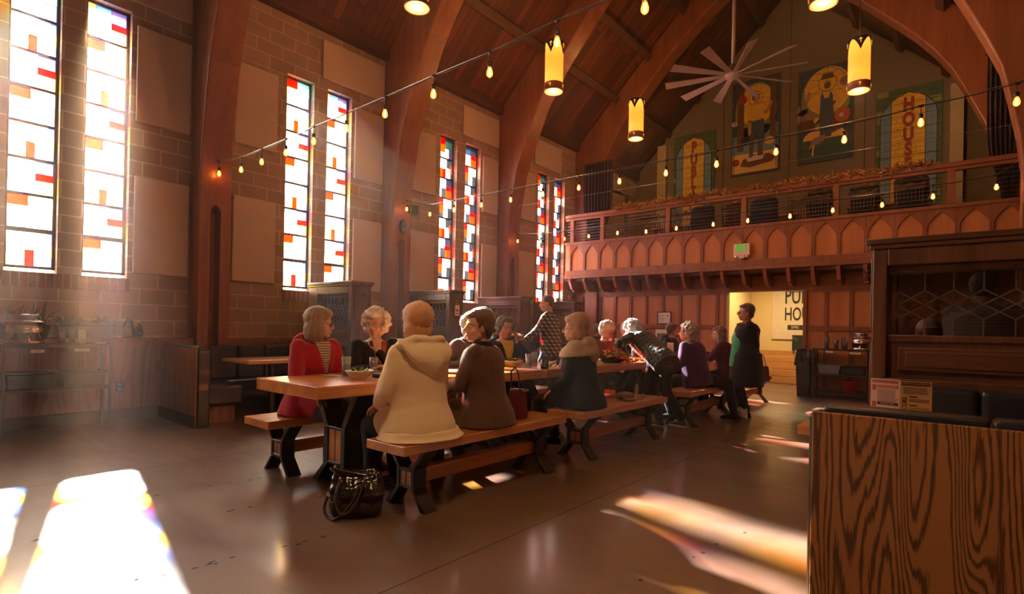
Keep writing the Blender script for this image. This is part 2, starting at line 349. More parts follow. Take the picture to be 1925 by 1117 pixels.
# ================================================================ THE HALL
CX = -3.59; WL_X = -8.02; WR_X = .84; WF_L = -7.80; WF_R = .62
def S(mb, name, mat, **kw): return mb.build(name, mat, kind='structure', **kw)
S(MB().box(-8.3, 1.2, -7, 16.2, -.2, 0), 'floor', M_['floor'])
jt = MB()
for x0, y0, x1, y1 in ((-2.0, -6, -2.0, 12.1), (-5.12, -6, -5.12, 12.1), (-7.9, -3, .6, -3)):
    d = Vector((x1-x0, y1-y0, 0)).normalized()*.0035; n = Vector((-d.y, d.x, 0))
    jt.add([(x0-n.x, y0-n.y, .0006), (x1-n.x, y1-n.y, .0006), (x1+n.x, y1+n.y, .0006), (x0+n.x, y0+n.y, .0006)], [(0, 1, 2, 3)])
rc = random.Random(21)
for (ax_, ay_, bx_, by_, n_) in ((-4.3, 1.15, -4.15, 2.3, 9), (-2.95, .75, -2.75, 1.75, 14), (-3.9, .5, -3.4, 2.2, 7), (-1.2, 2.3, -.9, 4.0, 5)):
    for i in range(n_):
        t = rc.random(); q = Vector((ax_+(bx_-ax_)*t+rc.uniform(-.02, .02), ay_+(by_-ay_)*t, .0007)); jt.add([q+Vector((rc.uniform(.005, .016)*math.cos(a), rc.uniform(.008, .026)*math.sin(a), 0)) for a in (0, 1, 2, 3, 4, 5)], [(0, 1, 2, 3, 4, 5)])
S(jt, 'trim_1', M_['ink'])
# windows: pairs of lancets on the left wall
WY = [(-2.15, -1.46), (1.0, 1.68), (4.15, 4.84), (7.33, 8.03), (10.54, 11.22)]
WW = .45; ZB, ZT = 1.77, 5.05
w = MB(); ys = sorted([y for pr in WY for y in pr]); cur = -7.0
for y in ys:
    w.box(WL_X-.27, WL_X, cur, y, 0, 6.1); w.box(WL_X-.27, WL_X, y, y+WW, 0, ZB-.05); w.box(WL_X-.27, WL_X, y, y+WW, ZT, 6.1); cur = y+WW
w.box(WL_X-.27, WL_X, cur, 16.1, 0, 6.1)
S(w, 'wall_left', M_['block'])
S(MB().box(WR_X, WR_X+.27, -7, 16.1, 0, 6.1), 'wall_right', plain('brown plaster', (.13, .085, .06), .9))
# section designs: (x0,x1,z0,z1,colour) inside the unit section, z up
SA = [(0, .45, .68, 1, 3), (0, .45, .25, .68, 2), (0, .45, 0, .25, 7), (.45, 1, .55, 1, 0), (.45, .75, 0, .55, 0), (.75, 1, 0, .55, 7)]
SB = [(0, .38, .48, 1, 0), (.38, .62, .48, 1, 0), (.62, .88, .55, 1, 7), (.88, 1, .7, 1, 5), (0, .38, 0, .48, 2), (.38, .57, 0, .48, 3), (.57, .88, 0, .55, 0), (.88, 1, .3, .7, 2), (.57, 1, 0, .0, 5), (.88, 1, 0, .3, 5)]
SC_ = [(0, .3, .5, 1, 0), (.3, .6, .5, 1, 0), (.6, 1, .62, 1, 6), (.6, 1, .42, .62, 4), (.6, 1, 0, .42, 2), (0, .3, 0, .5, 0), (.3, .6, 0, .5, 7)]
T1_ = [(0, .5, .7, 1, 4), (0, .5, .3, .7, 2), (.5, 1, .5, 1, 1), (0, .5, 0, .3, 0), (.5, .75, 0, .5, 0), (.75, 1, 0, .5, 6)]
T2_ = [(0, .2, .6, 1, 2), (.2, .6, .6, 1, 5), (.6, 1, .62, 1, 6), (.6, 1, .42, .62, 4), (.6, 1, 0, .42, 2), (0, .3, 0, .6, 0), (.3, .6, 0, .6, 0)]
SBL = [(0, .2, .45, 1, 0), (.2, .6, .45, 1, 0), (.6, .9, .6, 1, 0), (.9, 1, .6, 1, 5), (0, .4, 0, .45, 2), (.4, .6, 0, .45, 4), (.6, .9, .25, .6, 0), (.9, 1, .25, .6, 2), (.6, .9, 0, .25, 7), (.9, 1, 0, .25, 5)]
def window(n, y0, left):
    o = bpy.data.objects.new('window_%d' % n, None); place(o, None, (WL_X-.12, y0+WW/2, ZB)); o['kind'] = 'structure'
    o['label'] = 'tall narrow stained glass window, %s' % n
    del o['label']
    X = WL_X-.12; f = MB(); sec = (ZT-ZB-.06)/8
    f.box(X-.02, X+.02, y0, y0+.03, ZB, ZT); f.box(X-.02, X+.02, y0+WW-.03, y0+WW, ZB, ZT); f.box(X-.02, X+.02, y0, y0+WW, ZB, ZB+.03); f.box(X-.02, X+.02, y0, y0+WW, ZT-.03, ZT)
    for k in range(1, 8):
        z = ZB+.03+k*sec; t = .015 if k != 1 else .024
        f.box(X-.018, X+.022, y0+.02, y0+WW-.02, z-t, z+t)
    if True:
        z = ZB+.03+sec; f.bar((X+.03, y0+WW*.38, z+.02), (X+.03, y0+WW*.52, z+.012), .012, .012)
        f.bar((X+.03, y0+WW*.38, z+.02), (X+.06, y0+WW*.26, z+.05), .007, .007)
    f.build('window_frame', M_['frame'], o)
    g = MB(); ld = MB()
    order = [T1_, SB, SC_, SA, SB, SC_, SA, SBL] if left else [T2_, SA, SB, SC_, SA, SB, SC_, SA]
    for k, pat in enumerate(order):
        z1 = ZT-.03-k*sec; z0 = z1-sec
        for a, b, c, d, col in pat:
            if d-c < .01: continue
            ya, yb = y0+.03+a*(WW-.06), y0+.03+b*(WW-.06)
            g.mi = col; g.box(X-.003, X+.003, ya, yb, z0+c*sec, z0+d*sec)
            ld.box(X-.005, X+.005, yb-.0022, yb+.0022, z0+c*sec, z0+d*sec); ld.box(X-.005, X+.005, ya, yb, z0+c*sec-.0022, z0+c*sec+.0022)
    go = g.build('glass', PANES_GLARE if n <= 6 else PANES, o); ld.build('lead_came', M_['lead'], o)
n = 0
for pr in WY:
    for i, y in enumerate(pr):
        n += 1; window(n, y, i == 0)
for k, pr in enumerate(WY):
    s = MB(); y0, y1 = pr[0]-.02, pr[1]+WW+.02
    s.hexa([(WL_X-.25, y0, ZB-.21), (WL_X+.03, y0, ZB-.21), (WL_X+.03, y1, ZB-.21), (WL_X-.25, y1, ZB-.21), (WL_X-.25, y0, ZB-.01), (WL_X+.03, y0, ZB-.05), (WL_X+.03, y1, ZB-.05), (WL_X-.25, y1, ZB-.01)])
    S(s, 'trim_%d' % (2+k), M_['sillbrick'])
# acoustic panels
def apanel(y0, y1, z0, z1, label):
    MB().box(WL_X, WL_X+.05, y0, y1, z0, z1).build('acoustic_panel', M_['panelcloth'], None, loc=(WL_X, (y0+y1)/2, z0), bevel=.012, label=label, cat='wall panel', group='beige acoustic panels on the block wall')
bays = [('first', 1, .12, 2.80), ('second', 2, 3.27, 5.92), ('third', 3, 6.40, 9.02), ('fourth', 4, 9.50, 12.1)]
for nm, k, a, b in bays:
    y0 = WY[k][0]-.16; y1 = WY[k][1]+WW+.05; nth = 'the %s window pair from the left' % nm
    if k > 1:
        apanel(max(a, y0-.62), y0, 3.77, 4.93, 'tall beige acoustic panel, upper one left of '+nth)
        apanel(max(a, y0-.62), y0, 1.80, 3.02, 'tall beige acoustic panel, lower one left of '+nth)
    if k < 4:
        apanel(y1, min(b, y1+.62), 3.70, 4.90, 'tall beige acoustic panel, upper one right of '+nth)
        apanel(y1, min(b, y1+.62), 1.80, 3.02, 'tall beige acoustic panel, lower one right of '+nth)
    apanel(WY[k][1]-.12 if k < 4 else WY[k][0]-.2, b if k < 4 else 11.45, 5.18, 5.80, 'wide beige acoustic panel up under the eave above '+nth)
# wainscot + ledge
AY = [-3.4, -.27, 2.83, 5.95, 9.05, 12.15]; AW = .40
ws = MB(); lg = MB(); bb = MB(); cur = -7
for a in AY+[15.9]:
    ws.box(WL_X, WF_L, cur, a-.01, 0, .95); ws.box(WF_L, WF_L+.012, cur, a-.01, .86, .95)
    lg.box(WL_X, WF_L+.03, cur, a-.01, .95, .985); bb.box(WF_L, WF_L+.014, cur, a-.01, 0, .14); cur = a+AW+.01
for y in (1.02, 2.3, 4.6, 7.4): ws.box(WF_L, WF_L+.0015, y, y+.004, .14, .86)
S(ws, 'trim_8', M_['wainscot'], loc=(WF_L, 0, 0)); S(lg, 'trim_9', M_['arch']); S(bb, 'baseboard_left', M_['blackpl'])
w2 = MB().box(WF_R, WR_X, -7, 12.1, 0, .95); S(w2, 'trim_10', M_['wainscot'])
# roof
ZE = 6.05; SL = .955
def roofz(x): return 6.22+SL*((x-(-7.84)) if x < CX else (2*CX+7.84-x))
for i, (xa, xb) in enumerate(((-8.3, CX), (2*CX+8.3, CX))):
    L = math.hypot(xb-xa, roofz(xb)-roofz(xa)); ang = math.atan2(roofz(xb)-roofz(xa), abs(xb-xa))
    b = MB().box(0, L, -7, 16.2, 0, .12)
    me = b.mesh('ceiling'); me.materials.append(M_['plank'])
    o = bpy.data.objects.new('ceiling' if i == 0 else 'ceiling.001', me); COL.objects.link(o); o.location = (xa, 0, roofz(xa))
    o.rotation_euler = (0, -ang, 0) if i == 0 else (0, -(math.pi-ang), 0)
    if i == 1:
        me.transform(Matrix.Scale(-1, 4, (0, 0, 1))); me.flip_normals()
    o['kind'] = 'structure'
k = 11
for sgn in (-1, 1):
    for dx in (3.31, 2.46, 1.61, .76):
        x = CX+sgn*dx; z = roofz(x); a = math.atan(SL)*(-sgn)
        r = Vector((math.cos(a), 0, math.sin(a))); u = Vector((-math.sin(a), 0, math.cos(a)))
        vs = []
        for zz in (-.19, .0):
            for (p, q) in ((-.08, -7), (.08, -7), (.08, 15.3), (-.08, 15.3)):
                c = Vector((x, q, z))+r*p+u*zz; vs.append(c)
        S(MB().hexa(vs), 'trim_%d' % k, M_['beam']); k += 1
    x = WL_X if sgn < 0 else WR_X
    S(MB().box(x-.02*sgn-.14 if sgn > 0 else x-.0, x+.14 if sgn < 0 else x, -7, 16.1, 5.93, 6.16), 'trim_%d' % k, M_['beam']); k += 1
S(MB().box(CX-.12, CX+.12, -7, 15.3, roofz(CX)-.32, roofz(CX)), 'trim_%d' % k, M_['beam']); k += 1
# arches
INN = [(2.86, -7.70), (3.3, -7.70), (3.75, -7.65), (4.2, -7.57), (4.6, -7.49), (5.0, -7.34), (5.45, -7.15), (5.9, -6.95), (6.3, -6.70), (6.7, -6.40), (7.15, -5.99), (7.7, -5.48), (8.05, -5.10), (8.4, -4.67), (8.7, -4.25), (8.95, -3.85), (9.08, -3.59)]
OUT = []
tot = len(INN)-1
for i in range(tot+1):
    z, x = INN[i]
    if i <= 8: OUT.append((min(z*1.0+.0, 6.05) if z < 5.9 else 5.9+(i-7)*.1, WL_X))
    else:
        t = (i-8)/(tot-8); xx = WL_X+(CX-WL_X)*t; OUT.append((roofz(xx)-.03, xx))
def mir(p): return (2*CX-p[0], p[1])
ARL = ['foremost', 'second', 'third', 'fourth', 'fifth', 'sixth']
for j, y0 in enumerate(AY):
    if j == 0: continue
    y1 = y0+AW
    o = thing('wooden_arch', ['', 'brown laminated arch just behind the camera', 'brown laminated timber arch nearest the camera, springing beside the near left booth', 'brown laminated timber arch carrying the speaker and motion sensor', 'brown laminated timber arch between the third and fourth window pairs', 'brown laminated timber arch at the balcony front behind the railing'][j], 'arch', (CX, y0+AW/2, 0), 'laminated timber arches of the hall')
    m = MB()
    for side in (0, 1):
        fn = (lambda p: p) if side == 0 else mir
        for i in range(tot):
            a, b, c, d = INN[i], INN[i+1], OUT[i+1], OUT[i]
            q = [fn((a[1], a[0])), fn((b[1], b[0])), fn((c[1], c[0])), fn((d[1], d[0]))]
            if side: q = q[::-1]
            vs = [(p[0], y0, p[1]) for p in q]+[(p[0], y1, p[1]) for p in q]
            fs = [(3, 2, 1, 0), (4, 5, 6, 7), (0, 1, 5, 4), (2, 3, 7, 6)]
            if side: fs = [(3, 2, 1, 0), (4, 5, 6, 7), (2, 3, 7, 6), (0, 1, 5, 4)]
            m.add(vs, fs)
    bmm = m.build('arch_rib', M_['arch'], o, smooth=False)
    mod = bmm.modifiers.new('weld', 'WELD'); mod.merge_threshold = .0005
    e = bmm.modifiers.new('bevel', 'BEVEL'); e.width = .02; e.segments = 2; e.limit_method = 'ANGLE'; e.angle_limit = 1.0
    for side in (0, 1):
        fx = (lambda x: x) if side == 0 else (lambda x: 2*CX-x)
        def bx(mb, xa, xb, ya, yb, za, zb):
            a, b = sorted((fx(xa), fx(xb))); mb.box(a, b, ya, yb, za, zb)
        c = MB(); bx(c, WL_X, -7.88, y0, y1, 0, 2.86); bx(c, -7.88, -7.70, y0, y0+.135, 0, 2.86); bx(c, -7.88, -7.70, y1-.135, y1, 0, 2.86)
        za = 2.45
        for ya, yb in ((y0+.135, y0+.2), (y1-.135, y1-.2)):
            xs = sorted((fx(-7.88), fx(-7.70)))
            pl_ = [(ya, 2.64), (ya+(yb-ya)*.12, 2.695), (ya+(yb-ya)*.40, 2.74), (yb, 2.77), (yb, 2.86), (ya, 2.86)]; c.prism(pl_ if ya < yb else pl_[::-1], 0, xs[0], xs[1])
        c.build('column', M_['arch'], o, bevel=.008)
# back wall beneath the balcony (Y 12.2) with wainscot panels and doorway
YB = 12.2
bw = MB(); bw.box(WL_X, -4.02, YB, YB+.15, 0, 2.45); bw.box(-2.50, WR_X, YB, YB+.15, 0, 2.45); bw.box(-4.02, -2.50, YB, YB+.15, 2.09, 2.45)
S(bw, 'wall_back', M_['panelor'])
tr = MB(); xs = []
x = -7.2
while x < .6:
    if not (-4.12 < x < -2.45): xs.append(x)
    x += .425
for x in xs: tr.box(x-.035, x+.035, YB-.03, YB, 0, 2.09)
for xa, xb in ((WL_X, -4.02), (-2.50, WR_X)):
    tr.box(xa, xb, YB-.034, YB, 2.05, 2.16); tr.box(xa, xb, YB-.032, YB, 1.27, 1.37); tr.box(xa, xb, YB-.036, YB, 0, .16)
tr.box(WL_X, WR_X, YB-.06, YB, 2.09, 2.42)
tr.box(-7.6, -7.25, YB-.12, YB, 0, 2.42)
for x in (-4.08, -2.50): tr.box(x, x+.07, YB-.05, YB+.16, 0, 2.09)
S(tr, 'trim_%d' % k, M_['trimv'], bevel=.006); k += 1
# vestibule beyond the doorway
v = MB(); v.box(-5.2, -1.6, 15.0, 15.15, 0, 2.6); v.box(-5.2, -5.05, YB+.15, 15.0, 0, 2.6); v.box(-1.75, -1.6, YB+.15, 15.0, 0, 2.6)
S(v, 'wall_vestibule', M_['cream'])
S(MB().box(-4.72, -4.30, 13.1, 15.0, 0, 2.6), 'wall_vestibule_pier', M_['cream'])
stp = MB()
for i in range(4): stp.box(-4.3, -1.75, 14.95-.02-(3-i)*0-.0+(-.62+.155*i), 15.0, i*.165, (i+1)*.165)
st = stp.build('staircase', M_['stairwood'], None, loc=(-3, 14.6, 0), label='short flight of orange wooden steps seen through the doorway', cat='stairs', bevel=.01)
S(MB().box(-4.3, -1.75, 14.97, 15.0, .66, .78), 'baseboard_vestibule', M_['stairwood'])
# balcony slab + gable
S(MB().box(WL_X, WR_X, 11.72, 12.2, 2.50, 3.08).box(WL_X, WR_X, 12.2, 15.36, 2.86, 3.08), 'floor_balcony', M_['trim'])
S(MB().box(WL_X, WR_X, 15.6, 15.8, 0, 6.2).prism([(WL_X, 6.2), (WR_X, 6.2), (CX, 10.6)], 1, 15.6, 15.8), 'wall_gable', M_['paint'])
g = MB()
g.prism([(-6.95, 3.08), (-.23, 3.08), (-.23, roofz(-.23)-.12), (CX, roofz(CX)-.12), (-6.95, roofz(-6.95)-.12)], 1, 15.36, 15.6)
S(g, 'wall_gable_centre', M_['paint'])
S(MB().box(-7.12, -6.85, 15.2, 15.36, 3.08, roofz(-7.1)-.2).box(-.30, -.07, 15.2, 15.36, 3.08, roofz(-.1)-.2), 'trim_%d' % k, plain('pilaster paint', (.42, .31, .17), .85)); k += 1
for x in (-5.23, -3.55, -1.9):
    S(MB().box(x-.006, x+.006, 15.352, 15.361, 3.08, roofz(x)-.3), 'trim_%d' % k, M_['ink']); k += 1
# rear wall behind the camera
S(MB().box(WL_X-.2, WR_X+.2, -7.2, -7, 0, 11), 'wall_rear', plain('brown plaster rear', (.13, .085, .06), .9))
# ---------------------------------------------------------------- balcony front
YF = 11.6
bal = thing('balcony_parapet', 'carved orange oak balcony front with a row of pointed arch panels', 'balcony front', (CX, YF, 2.5))
MB().box(WL_X+.1, WR_X, YF+.03, YF+.12, 2.55, 3.42).build('panel_board', M_['panelor'], bal)
f = MB(); f.box(WL_X+.1, WR_X, YF-.0, YF+.06, 2.55, 2.70); f.box(WL_X+.1, WR_X, YF-.05, YF+.14, 2.50, 2.57); f.box(WL_X+.1, WR_X, YF-.03, YF+.14, 3.36, 3.42)
pw = .426; x0 = -7.78; np_ = 20
for i in range(np_):
    xa = x0+i*pw; xb = xa+pw; c = (xa+xb)/2; hs = .035
    poly = [(xa, 2.70), (xa+hs, 2.70), (xa+hs, 3.09)]
    arc = []
    R = (pw/2-hs)
    for t in range(0, 7):
        u = t/6; arc.append((xa+hs+R*u, 3.09+.215*(.5*u+.5*(1-(1-u)**2))))
    poly = [(xa, 2.70), (xa+hs, 2.70)]+arc+[(c, 3.37), (xa, 3.37)]
    f.prism(poly, 1, YF, YF+.04)
    f.prism([(2*c-p[0], p[1]) for p in poly][::-1], 1, YF, YF+.04)
f.build('arcade_frame', M_['trimv'], bal, bevel=.004, seg=1)
for i in range(np_+1):
    x = x0+i*pw; c = MB()
    prof = [(YF+.0, 2.50), (YF+.0, 2.43), (YF+.03, 2.38), (YF+.07, 2.32), (YF+.11, 2.24), (YF+.20, 2.20), (YF+.20, 2.17), (YF+.30, 2.17), (YF+.54, 2.17), (YF+.54, 2.50)]
    c.prism(prof, 0, x-.035, x+.035)
    c.build('bracket', M_['trimv'], bal, bevel=.004, seg=1)
S(MB().box(WL_X, WR_X, YF+.12, 12.2, 2.44, 2.50), 'ceiling_soffit', M_['beam'])
rl = thing('balcony_railing', 'oak handrail on posts with steel cables along the balcony edge', 'railing', (CX, YF+.05, 3.42))
MB().box(WL_X+.1, WR_X, YF-.02, YF+.14, 4.04, 4.12).box(WL_X+.1, WR_X, YF+.01, YF+.11, 3.98, 4.04).build('handrail', M_['trim'], rl, bevel=.01)
for x in (-7.72, -6.85, -5.16, -3.52, -1.87, -.2): MB().box(x-.05, x+.05, YF, YF+.10, 3.42, 3.98).build('post', M_['trimv'], rl, bevel=.005)
for i in range(7):
    z = 3.48+i*.073; MB().tube([(WL_X+.15, YF+.05, z), (WR_X, YF+.05, z)], .0028, 5).build('cable', M_['steelcable'], rl)
# garland
gl = MB(); rnd = random.Random(3)
for i in range(2600):
    x = rnd.uniform(-6.5, -.45); a = rnd.uniform(0, 6.28); c = Vector((x, YF+.03+.08*math.cos(a)*rnd.random(), 4.13+.02*math.sin(x*7)+.075*math.sin(a)*rnd.random()))
    d = Vector((rnd.uniform(-1, 1)*1.3, rnd.uniform(-.9, .3), rnd.uniform(-.7, .8))).normalized(); L = rnd.uniform(.04, .16); wd = rnd.uniform(.006, .022)
    s = d.orthogonal().normalized()*wd; gl.mi = rnd.choice([0, 0, 1, 1, 2, 3])
    up = d.cross(s)*.3
    gl.add([c, c+d*L*.5+s+up, c+d*L, c+d*L*.5-s+up], [(0, 1, 2, 3)])
gl.build('autumn_garland', [plain('dry straw', (.62, .40, .20), .8), plain('orange leaf', (.50, .17, .03), .7), plain('olive leaf', (.20, .16, .04), .7), plain('rust leaf', (.35, .07, .02), .7)], None, loc=(-3.5, YF+.03, 4.13),
    label='garland of dried corn husks and autumn leaves tied along the balcony handrail', cat='garland')
# ================================================================ FURNITURE
def trestle(o, cx, y0, dep, hw, z0, z1, zt, insert, bw, ph):
    """one X-shaped trestle: feet splayed below z0, posts z0..z1, arms splayed up to zt, with a wooden block between the posts"""
    m = MB(); ya, yb = y0, y0+dep
    for s in (-1, 1):
        i0, i1 = cx+s*bw, cx+s*(bw+ph)       # inner/outer x of the post
        fo, fi = cx+s*hw, cx+s*(hw-ph*1.5)
        def pr(pl):
            if s < 0: pl = pl[::-1]
            m.prism(pl, 1, ya, yb)
        pr([(i0, z0), (i1, z0), (i1, z1), (i0, z1)])
        pr([(i0, z0), (fi, 0), (fo, 0), (i1, z0)][::-1])
        pr([(i0, z1), (i1, z1), (fo, zt), (fi, zt)])
    m.box(cx-bw, cx+bw, ya, yb, z0-.0, z0+.022); m.box(cx-bw, cx+bw, ya, yb, z1-.022, z1)
    m.build('trestle', M_['steel'], o, bevel=.003, seg=1)
    MB().box(cx-bw+.002, cx-.006, ya+.01, yb-.01, z0+.022, z1-.022).box(cx+.006, cx+bw-.002, ya+.01, yb-.01, z0+.022, z1-.022).build('wood_block', M_['table'], o)
def slab(o, name, x0, x1, y0, y1, z0, z1):
    MB().box(x0, x1, y0, y1, z0, z1).build(name, M_['table'], o, bevel=.006)
def table(y0, y1, label):
    x0, x1 = -4.02, -3.18; o = thing('trestle_table', label, 'table', ((x0+x1)/2, (y0+y1)/2, 0), 'long fir tables on black steel trestles')
    slab(o, 'tabletop', x0, x1, y0, y1, .715, .8)
    for yy in (y0+.39, y1-.47): trestle(o, -3.60, yy, .17, .30, .16, .44, .715, 1, .085, .05)
    MB().box(-3.66, -3.54, y0+.47, y1-.47, .24, .36).build('stretcher', M_['table'], o, bevel=.004)
    return o
def bench(x0, x1, y0, y1, label):
    c = (x0+x1)/2; o = thing('trestle_bench', label, 'bench', (c, (y0+y1)/2, 0), 'long fir benches on black steel trestles')
    slab(o, 'seat_plank', x0, x1, y0, y1, .392, .455)
    for yy in (y0+.17, y1-.28): trestle(o, c, yy, .11, .205, .13, .265, .392, 1, .058, .032)
    MB().box(c-.04, c+.04, y0+.28, y1-.28, .15, .25).build('stretcher', M_['table'], o, bevel=.004)
    return o
table(1.89, 4.31, 'thick fir trestle table nearest the camera, bowls and tumblers on it')
table(4.38, 6.85, 'middle fir trestle table with the orange flower arrangement on it')
table(7.1, 9.6, 'farthest fir trestle table, small menu card standing on it')
bench(-3.03, -2.64, 2.16, 3.94, 'fir bench under the women in the cream and brown coats')
bench(-3.0, -2.6, 4.15, 5.94, 'fir bench under the woman in the black and grey hooded jacket')
bench(-2.98, -2.58, 6.56, 8.33, 'fir bench under the woman in the purple sweater')
bench(-3.02, -2.62, 8.6, 10.4, 'farthest fir bench on the right side, behind the standing woman')
bench(-4.45, -4.05, 2.0, 3.78, 'fir bench on the left under the woman in the red coat')
bench(-4.45, -4.05, 3.98, 5.76, 'fir bench on the window side of the tables under the man in the dark vest')
bench(-4.45, -4.05, 6.5, 8.28, 'fir bench on the window side under the white-haired woman in the brown jacket')
bench(-4.45, -4.05, 8.5, 10.3, 'farthest fir bench on the window side under the bearded man')
# ---- booths
def seatblock(o, x0, x1, y0, y1, nm='seat_cushion'):
    MB().box(x0, x1, y0, y1, .20, .47).build(nm, M_['leather'], o, bevel=.05, seg=4)
def backrest(o, x0, x1, y0, y1, z0=.42, z1=.90, axis=1, n=3, bv=.035):
    m = MB()
    for i in range(n):
        if axis == 1: a = y0+(y1-y0)*i/n; m.box(x0, x1, a+.002, y0+(y1-y0)*(i+1)/n-.002, z0, z1)
        else: a = x0+(x1-x0)*i/n; m.box(a+.002, x0+(x1-x0)*(i+1)/n-.002, y0, y1, z0, z1)
    m.build('backrest', M_['leather'], o, bevel=bv, seg=3)
def booth(side, y0, y1, label, panel=True):
    """U-shaped booth; side -1 along the left wall, +1 mirrored on the right wall"""
    f = (lambda a, b: (a, b)) if side < 0 else (lambda a, b: (2*CX-b+.055, min(2*CX-a+.055, .62)))
    o = thing('corner_booth', label, 'booth', (f(-7.2, -7.2)[0], (y0+y1)/2, 0), 'leather booths along the side walls')
    a, b = f(-7.695, -7.59); backrest(o, a, b, y0+.12, y1, axis=1, n=5)
    a, b = f(-7.69, -7.20); seatblock(o, a, b, y0+.1, y1)
    a, b = f(-7.69, -6.78); seatblock(o, a, b, y0+.12, y0+.60)
    a, b = f(-7.69, -6.78); seatblock(o, a, b, y1-.52, y1-.06)
    a, b = f(-7.70, -6.70); backrest(o, a, b, y0+.025, y0+.15, z0=.40, axis=0, n=2, z1=.925, bv=.018)
    a, b = f(-7.70, -6.70); backrest(o, a, b, y1-.12, y1, z0=.40, axis=0, n=4)
    a, b = f(-7.72, -6.87); [MB().box(a, b, ya, yb, 0, .20).build('plinth', M_['wainscot'], o) for ya, yb in ((y0+.12, y0+.52), (y1-.48, y1-.08))]
    if panel:
        a, b = f(-7.8, -6.67); MB().box(a, b, y0, y0+.025, .0, .90).build('side_panel', M_['ply'] if side > 0 else M_['wainscot'], o, bevel=.004 if side > 0 else .003)
        if side < 0:
            MB().box(-7.8, -6.66, y0-.012, y0, 0, .13).build('kick_strip', M_['blackpl'], o)
        a, b = f(-6.70, -6.655); MB().box(a, b, y0+.012, y0+.155, .0, .895).build('edge_padding', M_['leather'], o, bevel=.02, seg=3)
    return o
booth(-1, 2.45, 4.43, 'dark leather corner booth with wood side panel beside the near left wall')
booth(-1, 4.80, 6.33, 'dark leather booth between the first and second glass dividers', False)
booth(-1, 6.70, 8.23, 'dark leather booth between the second and third glass dividers', False)
booth(-1, 8.60, 10.13, 'dark leather booth between the third and fourth glass dividers', False)
booth(1, 2.40, 4.27, 'leather booth on the right with large figured plywood side facing the camera')
def divider(side, y0, label, pitch=.1, big=False):
    f = (lambda x: x) if side < 0 else (lambda x: min(2*CX-x+.05, .62))
    o = thing('booth_divider', label, 'partition', (f(-7.2), y0+.16, 0), 'dark oak booth dividers with leaded glass')
    y1 = y0+.33
    def bx(m, xa, xb, ya, yb, za, zb):
        a, b = sorted((f(xa), f(xb))); m.box(a, b, ya, yb, za, zb)
    c = MB(); bx(c, -7.80, -6.62, y0-.03, y1+.03, 1.80, 1.835); bx(c, -7.80, -6.64, y0-.015, y1+.015, 1.77, 1.80)
    c.build('cap_moulding', M_['darkx'], o, bevel=.006)
    fr = MB(); bx(fr, -7.80, -7.56, y0+.0, y1, .0, 1.77); bx(fr, -6.74, -6.66, y0, y1, 0, 1.77); bx(fr, -7.56, -6.74, y0, y1, 1.66, 1.77); bx(fr, -7.56, -6.74, y0+.06, y1-.06, 0, 1.19)
    bx(fr, -7.56, -6.74, y0+.04, y1-.04, 1.17, 1.21); bx(fr, -7.56, -6.74, y0+.05, y1-.05, 1.615, 1.66); bx(fr, -7.56, -6.74, y0+.0, y1, .86, .93)
    fr.build('oak_frame', M_['dark'], o, bevel=.006)
    pn = MB(); bx(pn, -7.50, -6.80, y0+.035, y0+.06, .98, 1.13); bx(pn, -7.46, -6.84, y0+.025, y0+.035, 1.005, 1.105); pn.build('raised_panel', M_['darkx'], o, bevel=.006)
    g = MB(); bx(g, -7.56, -6.74, y0+.15, y0+.158, 1.21, 1.615); g.build('leaded_pane', M_['diamond'] if not big else clearglass('shade tinted bevelled glass', (.42, .38, .36), .04, .05), o)  # right pane tinted darker: shade of the space behind put into the glass
    l = MB(); X0, X1, Z0, Z1 = -7.56, -6.74, 1.21, 1.615
    p = .088 if not big else .145
    yy = y0+.145
    def bar(xa, za, xb, zb, w=.0055 if not big else .008):
        l.bar((f(xa), yy, za), (f(xb), yy, zb), .012, w, up=(0, 1, 0)) if False else l.bar((f(xa), yy, za), (f(xb), yy, zb), w, .014, up=(0, 1, 0))
    n = max(2, int((X1-X0-.06)/p)); xs = [X0+.05+i*p for i in range(n+1)]
    if big: zt, zb_, rows = Z1-.115, Z0+.105, 2
    else: zt, zb_, rows = Z1-.10, Z0+.115, 2
    hz = (zt-zb_)/rows
    for x in xs:
        bar(x, zt, x, Z1); bar(x, Z0, x, zb_)
    for i in range(len(xs)-1):
        for r in range(rows):
            za = zb_+r*hz
            m_ = (xs[i]+xs[i+1])/2
            bar(xs[i], za, m_, za+hz/2); bar(m_, za+hz/2, xs[i+1], za+hz); bar(xs[i], za+hz, m_, za+hz/2); bar(m_, za+hz/2, xs[i+1], za)
    bar(xs[0], Z0, xs[0], Z1); bar(xs[-1], Z0, xs[-1], Z1)
    for z in (zb_, (zb_+zt)/2, zt): bar(X0, z, xs[0], z); bar(xs[-1], z, X1, z)
    l.build('lead_came', M_['lead'], o)
    if big:
        bv = MB()
        for i in range(len(xs)-1):
            for r in range(rows):
                za = zb_+r*hz; m_ = (xs[i]+xs[i+1])/2
                for (p1, p2) in (((xs[i], za+hz/2), (m_, za+hz)), ((m_, za+hz), (xs[i+1], za+hz/2)), ((xs[i+1], za+hz/2), (m_, za)), ((m_, za), (xs[i], za+hz/2))):
                    cx_, cz_ = m_, za+hz/2; t = .82
                    q = [(p1[0], p1[1], 0), (p2[0], p2[1], 0), (cx_+(p2[0]-cx_)*t, cz_+(p2[1]-cz_)*t, -.006), (cx_+(p1[0]-cx_)*t, cz_+(p1[1]-cz_)*t, -.006)]
                    bv.add([(f(a), y0+.148+d, b) for a, b, d in q], [(0, 1, 2, 3)])
        bv.build('glass_bevel', clearglass('glass bevel', (.8, .75, .7), .12, .30), o)
    # carved end panel facing the aisle, with coat hook
    e = MB(); xa, xb = sorted((f(-6.66), f(-6.645)))
